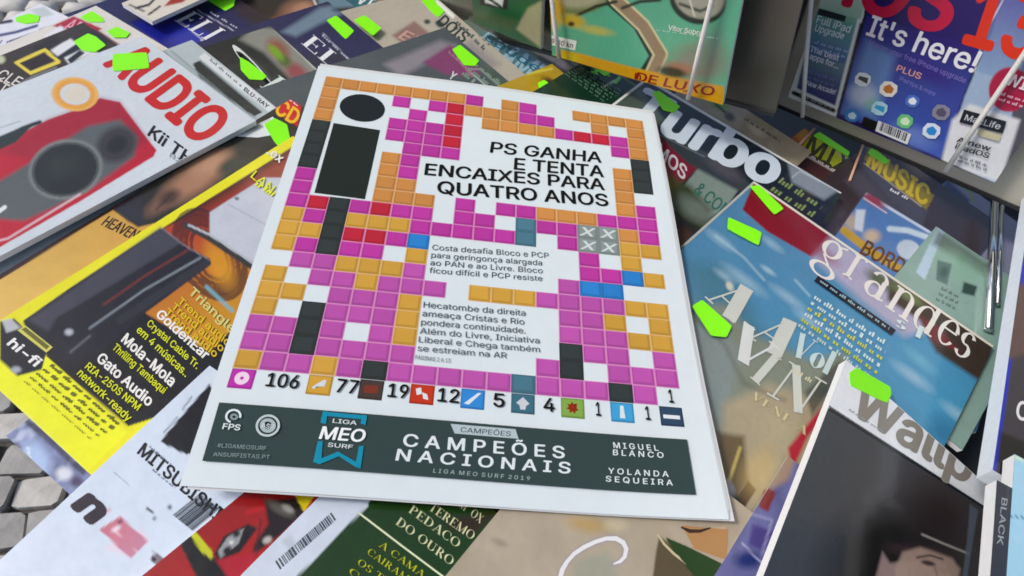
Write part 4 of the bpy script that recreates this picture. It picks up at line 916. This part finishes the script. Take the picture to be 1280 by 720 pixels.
w0.mottle(.25,90,seed=4); w0.poly([(940,655),(970,665),(955,690),(935,680)],'#544c84',3); w0.line([(930,640),(965,650),(950,700)],3,'#a8a8cc',2,.7); w0.ell(935,700,18,10,'#2f3a6e',0,.6); w0.line([(928,680),(960,712)],2,'#c0c0e0',1,.7); w0.poly([(945,570),(1000,560),(985,600),(950,620)],'#a08c7c',5); w0.poly([(955,608),(970,615),(960,640),(948,634)],'#7c3c3c',2)
w0.done()
# back row right
x1 = Mag('maroon_music_magazine','smaller maroon magazine with ochre title, left of the dark brown ochre titled one',TL=(1006,160),TR=(1092,218),w=.13,h=.2,z=-31.6,t=4,base='#4c3436',res=1.4,fin='film')
x1.poly([(960,182),(985,158),(1010,160),(1015,180),(985,200)],'#a87c4c',3); x1.ell(988,178,12,9,'#9c5444',30,.6); x1.poly([(1003,184),(1018,164),(1070,200),(1062,222)],'#b4bc30',1.5)
x1.text('title_lettering','MIX',(1004,188),(1058,222),(1017,165),'#3a3c12',.04); x1.line([(1000,190),(1056,222)],2,'#d8cfc4',1,.8); x1.bars('small_print',(1002,190),(1052,220),(1004,187),'#e0d8d0',n=5)
x1.sticker([(1016,170),(1024,165),(1062,190),(1060,196),(1050,190)])
x1.done()
x2 = Mag('brown_music_magazine','dark brown magazine with wide ochre title, below the standing phone magazine',TL=(1092,174),TR=(1188,238),w=.14,h=.22,z=-26.7,t=4,base='#3f383c',res=1.4,fin='film')
x2.poly([(1075,200),(1085,178),(1100,182),(1170,232),(1165,262),(1120,232)],'#463034',3); x2.ell(1150,205,20,14,'#8c7468',35,.5); x2.poly([(1055,225),(1085,205),(1160,262),(1150,290),(1090,260)],'#4c4a54',5)
x2.poly([(1080,200),(1086,184),(1168,244),(1158,262),(1130,240)],'#8c7c24',1.5,.9); x2.text('title_lettering','MUSIC',(1082,206),(1158,258),(1090,186),'#c9b23a',.06); x2.bars('small_print',(1112,238),(1138,252),(1114,235),'#e0e0e0',n=2)
x2.line([(1080,204),(1152,258)],1.5,'#c8b8a8',.8,.7); x2.sticker([(1084,192),(1090,184),(1112,202),(1106,206)])
x2.done()
x3 = Mag('blue_illustrated_magazine','blue magazine with white shapes and yellow lettered band, behind the travel magazine',TL=(1083,240),TR=(1166,290),w=.15,h=.18,z=-21.8,t=4,base='#5d7cab',res=1.4,fin='film')
x3.line([(1078,240),(1162,290)],3,'#c8d0dc',.8); x3.ell(1092,250,16,6,'#8c4a5c',32,.5); x3.line([(1080,248),(1108,266)],1.5,'#d8c4cc',.8); x3.ell(1066,278,12,10,'#a89c8c',30,.5); x3.poly([(1070,262),(1082,262),(1078,290),(1068,286)],'#c4ccd4',2); x3.ell(1090,295,10,8,'#b8a894',0,.5)
x3.line([(1112,286),(1135,288),(1158,296)],7,'#c0d0dc',1.5); x3.ell(1136,312,15,12,'#b8c4d0',20,.2); x3.line([(1055,288),(1090,315),(1140,345)],10,'#b39440',2)
x3.text('cover_line','BORDA',(1074,316),(1140,350),(1084,300),'#5c3c1c',.04)
x3.done()
x4 = Mag('pale_green_magazine','pale green magazine with a printed stamp, in a clear sleeve beside the chrome rods',TL=(1170,283),TR=(1240,330),w=.10,h=.2,z=-16.5,t=4,base='#8fa8a0',res=1.3,fin='film')
x4.poly([(1145,340),(1172,284),(1180,290),(1156,350)],'#b8ccdc',1.5); x4.poly([(1172,286),(1236,330),(1230,345),(1165,305)],'#54605a',5,.8); x4.ell(1200,335,30,14,'#8cb09c',30,.7,.7)
x4.poly([(1172,325),(1190,330),(1184,356),(1170,350)],'#5c7470',1.5); x4.ell(1180,340,5,7,'#3c5450',20,.6,.8); x4.poly([(1205,352),(1222,358),(1218,370),(1202,366)],'#3c4c48',2); x4.bars('small_print',(1176,362),(1200,374),(1178,358),'#5c6c68',n=3,rows=3)
x4.done()
x5 = Mag('blue_grey_folder_magazine','blue and lilac grey magazine with a lime stripe, behind the pale green one',TL=(1192,220),TR=(1250,262),w=.10,h=.16,z=-31.6,t=4,base='#8c8a9c',res=1.3,fin='film')
x5.poly([(1175,235),(1185,225),(1212,250),(1200,275),(1165,270)],'#26305c',3); x5.line([(1190,225),(1214,240),(1216,252)],3,'#7c9c44',.9); x5.poly([(1162,262),(1180,256),(1200,272),(1180,285),(1164,285)],'#4c62a4',3); x5.line([(1180,262),(1235,296)],2,'#4c4c5c',1,.7); x5.poly([(1195,285),(1235,300),(1232,318),(1190,300)],'#a09eaa',4,.8); x5.mottle(.1,70)
x5.done()
# far right: boxed stack with a white border
f1 = Mag('white_edged_magazine','dark magazine with a white and blue left border, along the right-hand edge',TL=(1296,205),BL=(1222,716),w=.16,h=.34,z=34,t=13,base='#3c3a40',res=1.3,fin='film',page_col='#e6eef8')
f1.line([(1302,165),(1296,205),(1222,716),(1214,780)],9,'#2436a8',1)
f1.poly([(1262,360),(1290,350),(1290,440),(1256,450)],'#5c4a48',4); f1.text('cover_line','CASA',(1268,522),(1330,545),(1272,500),'#dfe0e4',.04)
f1.poly([(1250,540),(1300,560),(1300,760),(1228,760)],'#17181c',3)
f1.done()
f2 = Mag('pale_blue_notebook','pale blue notebook pile with a dark spine, in the lower right corner of the photograph',TL=(1268,568),BL=(1258,722),w=.10,h=.2,z=44,t=9,base='#a9d0e4',res=1.5,cat='notebook')
f2.line([(1262,645),(1300,650)],2,'#4c8090',.8); f2.line([(1268,572),(1300,580)],3,'#d8e8c8',1)
f2.done()
f3 = Mag('grey_spined_book','thin dark book with grey lettering, just left of the pale blue notebook',TL=(1246,600),BL=(1238,722),w=.020,h=.2,z=44,t=9,base='#3c4048',res=1.2,cat='book')
f3.text('spine_lettering','BLACK',(1252,622),(1246,680),(1259,624),'#9ca2a8',.02); f3.line([(1262,600),(1256,725)],2,'#6c7278',.8)
f3.done()
# ================================================================== STANDING MAGAZINES
def PH(dx=0): return (oI+nI*dx, nI)
s1 = Mag('phone_magazine','standing magazine showing three phone screens under a large red and orange title',BL=(985,122),BR=(1243,229),w=None,h=.27,z=0,plane=PH(),t=5,base='#55535c',res=1,fin='gloss',amp=.3)
s1.poly([(1012,-60),(985,122),(1045,146),(1082,10),(1100,-60)],'#dfe4e4',1); s1.grad((1030,0),(1010,125),'#8fb8a4','#332c70',1,[(1020,10),(1072,22),(1044,132),(996,110)]); s1.grad((1020,-40),(1030,20),'#e4e8dc','#9fbfaa',.9,[(1012,-60),(1096,-60),(1076,24),(1018,12)])
s1.grad((1030,10),(1015,60),'#6fa890','#3c5c98',.7,[(1018,18),(1070,30),(1056,80),(1005,66)]); s1.line([(992,116),(1042,138)],5,'#1c1c22',1)
s1.line([(1076,30),(1048,140)],3,'#18181e',1)
s1.poly([(1085,-60),(1080,18),(1046,148),(1178,202),(1245,10),(1260,-60)],'#2c2060',1); s1.grad((1150,20),(1095,175),'#34246c','#4c62b0',1,[(1083,18),(1225,62),(1176,198),(1050,142)])
s1.poly([(1083,50),(1120,70),(1095,150),(1054,140)],'#7c9ccc',8,.7); s1.ell(1078,118,16,14,'#c8d0e0',0,.5,.8); s1.ell(1090,130,10,8,'#8cc0a0',0,.6,.6); s1.ell(1160,90,34,14,'#3c2478',20,.7,.7); s1.ell(1180,60,40,14,'#342068',20,.7,.8); s1.ell(1140,170,26,12,'#7c90c8',20,.6,.7)
s1.line([(1086,-60),(1082,18),(1048,140)],2.2,'#18181e',.8)
s1.line([(1245,30),(1222,82),(1178,205)],5,'#1c1a2a',1)
s1.poly([(1240,40),(1255,-20),(1300,-20),(1245,235),(1178,205),(1206,120)],'#a6b8d0',2); s1.poly([(1190,150),(1212,130),(1275,150),(1250,228),(1176,204)],'#e2e4e8',3); s1.grad((1240,0),(1225,100),'#54509c','#90aac8',.8,[(1250,-20),(1300,-20),(1290,110),(1222,90)])
s1.line([(1176,202),(1243,231)],5,'#16161a',1); s1.ell(1262,112,26,28,'#a8204c',15,.08); s1.line([(1258,-10),(1228,50),(1218,90)],1.5,'#e4e0ec',.8)
RG = '#c02850'
s1.text('title_lettering','iOS',(1050,4),(1182,42),(1072,-62),RG,.06); s1.text('title_lettering','13',(1202,52),(1290,76),(1226,-22),'#d84a3c',.06)
s1.text('headline','It\'s here!',(1082,43),(1216,91),(1091,19),'#f4f2f8',.03)
s1.text('cover_line','Master your free iPhone upgrade',(1086,56),(1206,104),(1088,50),'#8c7ec4',0); s1.text('cover_line','PLUS',(1120,88),(1150,99),(1123,81),'#dfa8a0',.03); s1.text('cover_line','iPad tips & more',(1124,100),(1168,120),(1126,95),'#8c86cc',0)
s1.text('cover_line','Full iPad',(1020,28),(1062,41),(1023,19),'#dceaf0',.03); s1.text('cover_line','Upgrade',(1018,38),(1054,49),(1021,30),'#dceaf0',.03); s1.text('cover_line','The best',(1012,64),(1048,76),(1014,57),'#e4e4f0',.03); s1.text('cover_line','apps for...',(1012,73),(1048,86),(1014,66),'#e4e4f0',.03); s1.text('cover_line','New Arcade!',(1008,106),(1044,118),(1010,100),'#e4e4f0',.03)
s1.quad('cover_line',[(1022,18),(1056,27),(1058,20),(1024,10)],'#232c34')
s1.bars('small_print',(1018,54),(1060,66),(1020,50),'#9cb0d8',n=4,rows=2,seed=4); s1.bars('small_print',(1010,90),(1046,102),(1012,86),'#7c74b4',n=4,rows=2,seed=5); s1.bars('small_print',(1000,120),(1040,136),(1001,117),'#8c8c90',n=5,seed=6)
def icon(cx,cy,c,c2,r=9):
    k = (cx*7)%3
    q = [(cx+r*math.cos(math.radians(a+22))*1.15*(1.08 if i%2 else 1), cy+r*math.sin(math.radians(a+22))*(1.08 if i%2 else 1)) for i,a in enumerate(range(0,360,45))]
    s1.quad('app_icon',q,c); s1.quad('app_icon',[(cx-r*.7,cy+r*.35-2*k),(cx+r*.6,cy+r*.62),(cx+r*.75,cy-r*.1*k),(cx-r*.45,cy-r*.5)] if k != 1 else [(cx-r*.3,cy+r*.5),(cx+r*.4,cy+r*.55),(cx+r*.7,cy),(cx+r*.2,cy-r*.6),(cx-r*.5,cy-r*.35),(cx-r*.65,cy+r*.1)],c2)
for cx,cy,c,c2,r in [(1079,99,'#e4e8ec','#34383c',9),(1111,111,'#f0ece4','#b87840',10),(1141,126,'#5c78c0','#eef2f6',8),(1177,140,'#8c8a9c','#5c5868',10),(1100,135,'#b8dce8','#4c9cc4',9),(1132,151,'#7cc08c','#d8f0c8',9),(1165,163,'#dfe8f4','#4c90d0',10),(1066,144,'#4c86c4','#d0e4f4',8)]: icon(cx,cy,c,c2,r)
s1.quad('cover_line',[(1077,156),(1094,163),(1098,152),(1081,145)],'#15161a'); s1.quad('barcode_panel',[(1095,163),(1135,180),(1140,167),(1099,150)],'#e2e4e4'); s1.barcode('barcode_panel',(1100,162),(1132,176),(1103,152),'#33343a',30,8)
s1.text('cover_line','WIN!',(1256,104),(1300,118),(1262,90),'#f4e4ec',.04); s1.bars('small_print',(1252,118),(1290,130),(1254,114),'#e8b8c8',n=4,rows=2,seed=7)
s1.quad('cover_line',[(1200,152),(1254,166),(1259,151),(1206,136)],'#24262c'); s1.text('cover_line','MacLife',(1206,149),(1250,161),(1209,142),'#c8ccd2',.02)
s1.quad('cover_line',[(1222,168),(1250,176),(1253,168),(1225,160)],'#c9c4a8'); s1.text('cover_line','A new',(1196,176),(1238,188),(1199,170),'#24262c',.03); s1.text('cover_line','iPadOS',(1194,184),(1236,197),(1197,178),'#24262c',.03); s1.bars('small_print',(1200,196),(1236,208),(1201,193),'#6c7078',n=4,rows=2,seed=8)
s1.done()
def PL(dx=0): return (oL+nL*dx, nL)
l1 = Mag('map_magazine','standing turquoise magazine with a winding illustrated road and a yellow strip with red capitals',BL=(690,69),BR=(903,131),w=None,h=.27,z=0,plane=PL(),t=5,base='#62a488',res=1,fin='gloss',amp=.3)
l1.grad((700,0),(760,90),'#5aa084','#70b494',.8); l1.line([(668,-20),(680,70)],10,'#4c9474',3,.8)
l1.line([(760,-40),(766,0),(800,30),(822,70),(806,96)],19,'#25332a',1.5); l1.line([(764,-40),(770,0),(804,32),(826,68),(812,98)],18,'#d8d4ac',1.2); l1.line([(764,-40),(770,0),(804,32),(826,68),(812,98)],13,'#97856c',1.5)
l1.ell(715,0,42,18,'#6f7a52',0,.2); l1.ell(720,-4,34,14,'#a8a78c',0,.3); l1.line([(720,20),(745,8),(770,2)],4,'#263028',1.2); l1.line([(778,10),(800,2),(825,0)],4,'#263028',1.2); l1.ell(872,0,36,30,'#28332c',20,.1); l1.ell(874,-4,32,27,'#a4a596',20,.15); l1.line([(850,5),(875,14),(890,8)],4,'#4c5048',1.5); l1.line([(862,0),(868,20)],2,'#d8d8c8',1); l1.ell(690,14,14,22,'#c8a43c',0,.4); l1.ell(715,26,16,8,'#bca450',10,.4); l1.ell(745,38,20,5,'#c8b860',10,.6,.7); l1.ell(714,30,4,3,'#33301c',0,.5); l1.line([(684,8),(692,14)],3,'#4c3414',1)
l1.poly([(700,62),(730,68),(790,84),(905,108),(905,135),(690,75)],'#d0a03a',1.5); l1.ell(712,72,14,6,'#c8b03c',10,.5); l1.ell(875,78,34,24,'#8c8478',0,.5,.8); l1.ell(850,85,20,7,'#a07c68',10,.6); l1.ell(840,90,18,6,'#3a3c2a',10,.4); l1.ell(890,60,16,24,'#788c7c',0,.6,.7)
l1.text('title_lettering','DE LUXO',(794,100),(891,120),(797,90),'#8c2a1c',.03)
l1.text('cover_line','D',(793,100),(801,102),(794,91),'#7c241a',.03)
l1.quad('cover_line',[(679,54),(719,63),(721,51),(681,42)],'#e8ece4'); l1.text('cover_line','99.80 kn',(684,53),(716,60),(685,47),'#4c5450',.03)
l1.text('cover_line','Vítor Sobral',(835,37),(880,45),(836,31),'#e8f0e4',.03); l1.bars('small_print',(820,38),(897,49),(821,36),'#b8d8c4',n=7,seed=3)
l1.text('cover_line','2',(852,118),(860,121),(854,112),'#8c2a1c',.03)
l1.done()
l2 = Mag('green_cover_magazine','standing green magazine with a tan triangle, left of the turquoise one',BL=(592,28),BR=(676,62),w=None,h=.22,z=0,plane=PL(-.012),t=5,base='#2e5a3c',res=1.4)
l2.poly([(645,36),(660,10),(678,0),(676,60)],'#a4a084',2.5); l2.poly([(600,-40),(640,-40),(634,12),(600,6)],'#15191a',1.5); l2.poly([(608,-10),(630,-6),(628,9),(606,3)],'#e0e4dc',1.2); l2.line([(606,-5),(626,8)],3,'#23292a',1); l2.line([(560,10),(640,30)],14,'#4c5f42',6,.8)
l2.done()
# ---- white cords holding the standing magazines
def cord(label, p, q, pl, off=.008, r=.0021, c=None):
    A_ = hit(p,pl[0]+pl[1]*off,pl[1]); B_ = hit(q,pl[0]+pl[1]*off,pl[1]); d = (A_-B_)
    top = A_+d*.6
    o = tube('bungee_string',[B_,B_*.5+A_*.5+pl[1]*.001,A_,top],r,M_cord); tag(o,label,'cord','white elastic cords holding the standing magazines'); return o
cord('white elastic cord crossing the left part of the turquoise map magazine',(690,0),(699,72),PL())
cord('white elastic cord crossing the right part of the turquoise map magazine',(890,0),(860,124),PL())
cord('white elastic cord crossing the left phone screen of the standing phone magazine',(1014,0),(1003,146),PH())
cord('white elastic cord slanting across the right phone screen of the standing phone magazine',(1284,62),(1182,214),PH())
# peach elastic loops on the two music magazines
for lb,p,q in (('peach elastic loop across the left music magazine corner',(1018,161),(986,195)),('peach elastic loop between the two music magazines',(1080,178),(1062,226))):
    zz = np.array([0,0,-.0255]); o = tube('elastic_loop',[hit(p,zz,UP),hit(((p[0]+q[0])/2,(p[1]+q[1])/2),zz+np.array([0,0,.002]),UP),hit(q,zz,UP)],.0012,mat('peach_elastic',(.62,.36,.24),.6,noise=.1,nscale=200)); tag(o,lb,'elastic')
# chrome rods at the right
for lb,p,q,r in (('left chrome rod of the pair at the right edge of the stand',(1243,252),(1236,412),.0032),('right thinner chrome rod of the pair at the right edge of the stand',(1252,258),(1247,380),.002)):
    zz = np.array([0,0,-.012]); A_ = hit(p,zz,UP); B_ = hit(q,zz,UP)
    o = tube('chrome_rod',[A_,B_],r,M_chrome,seg=14); tag(o,lb,'rod','chrome rods at the right edge')
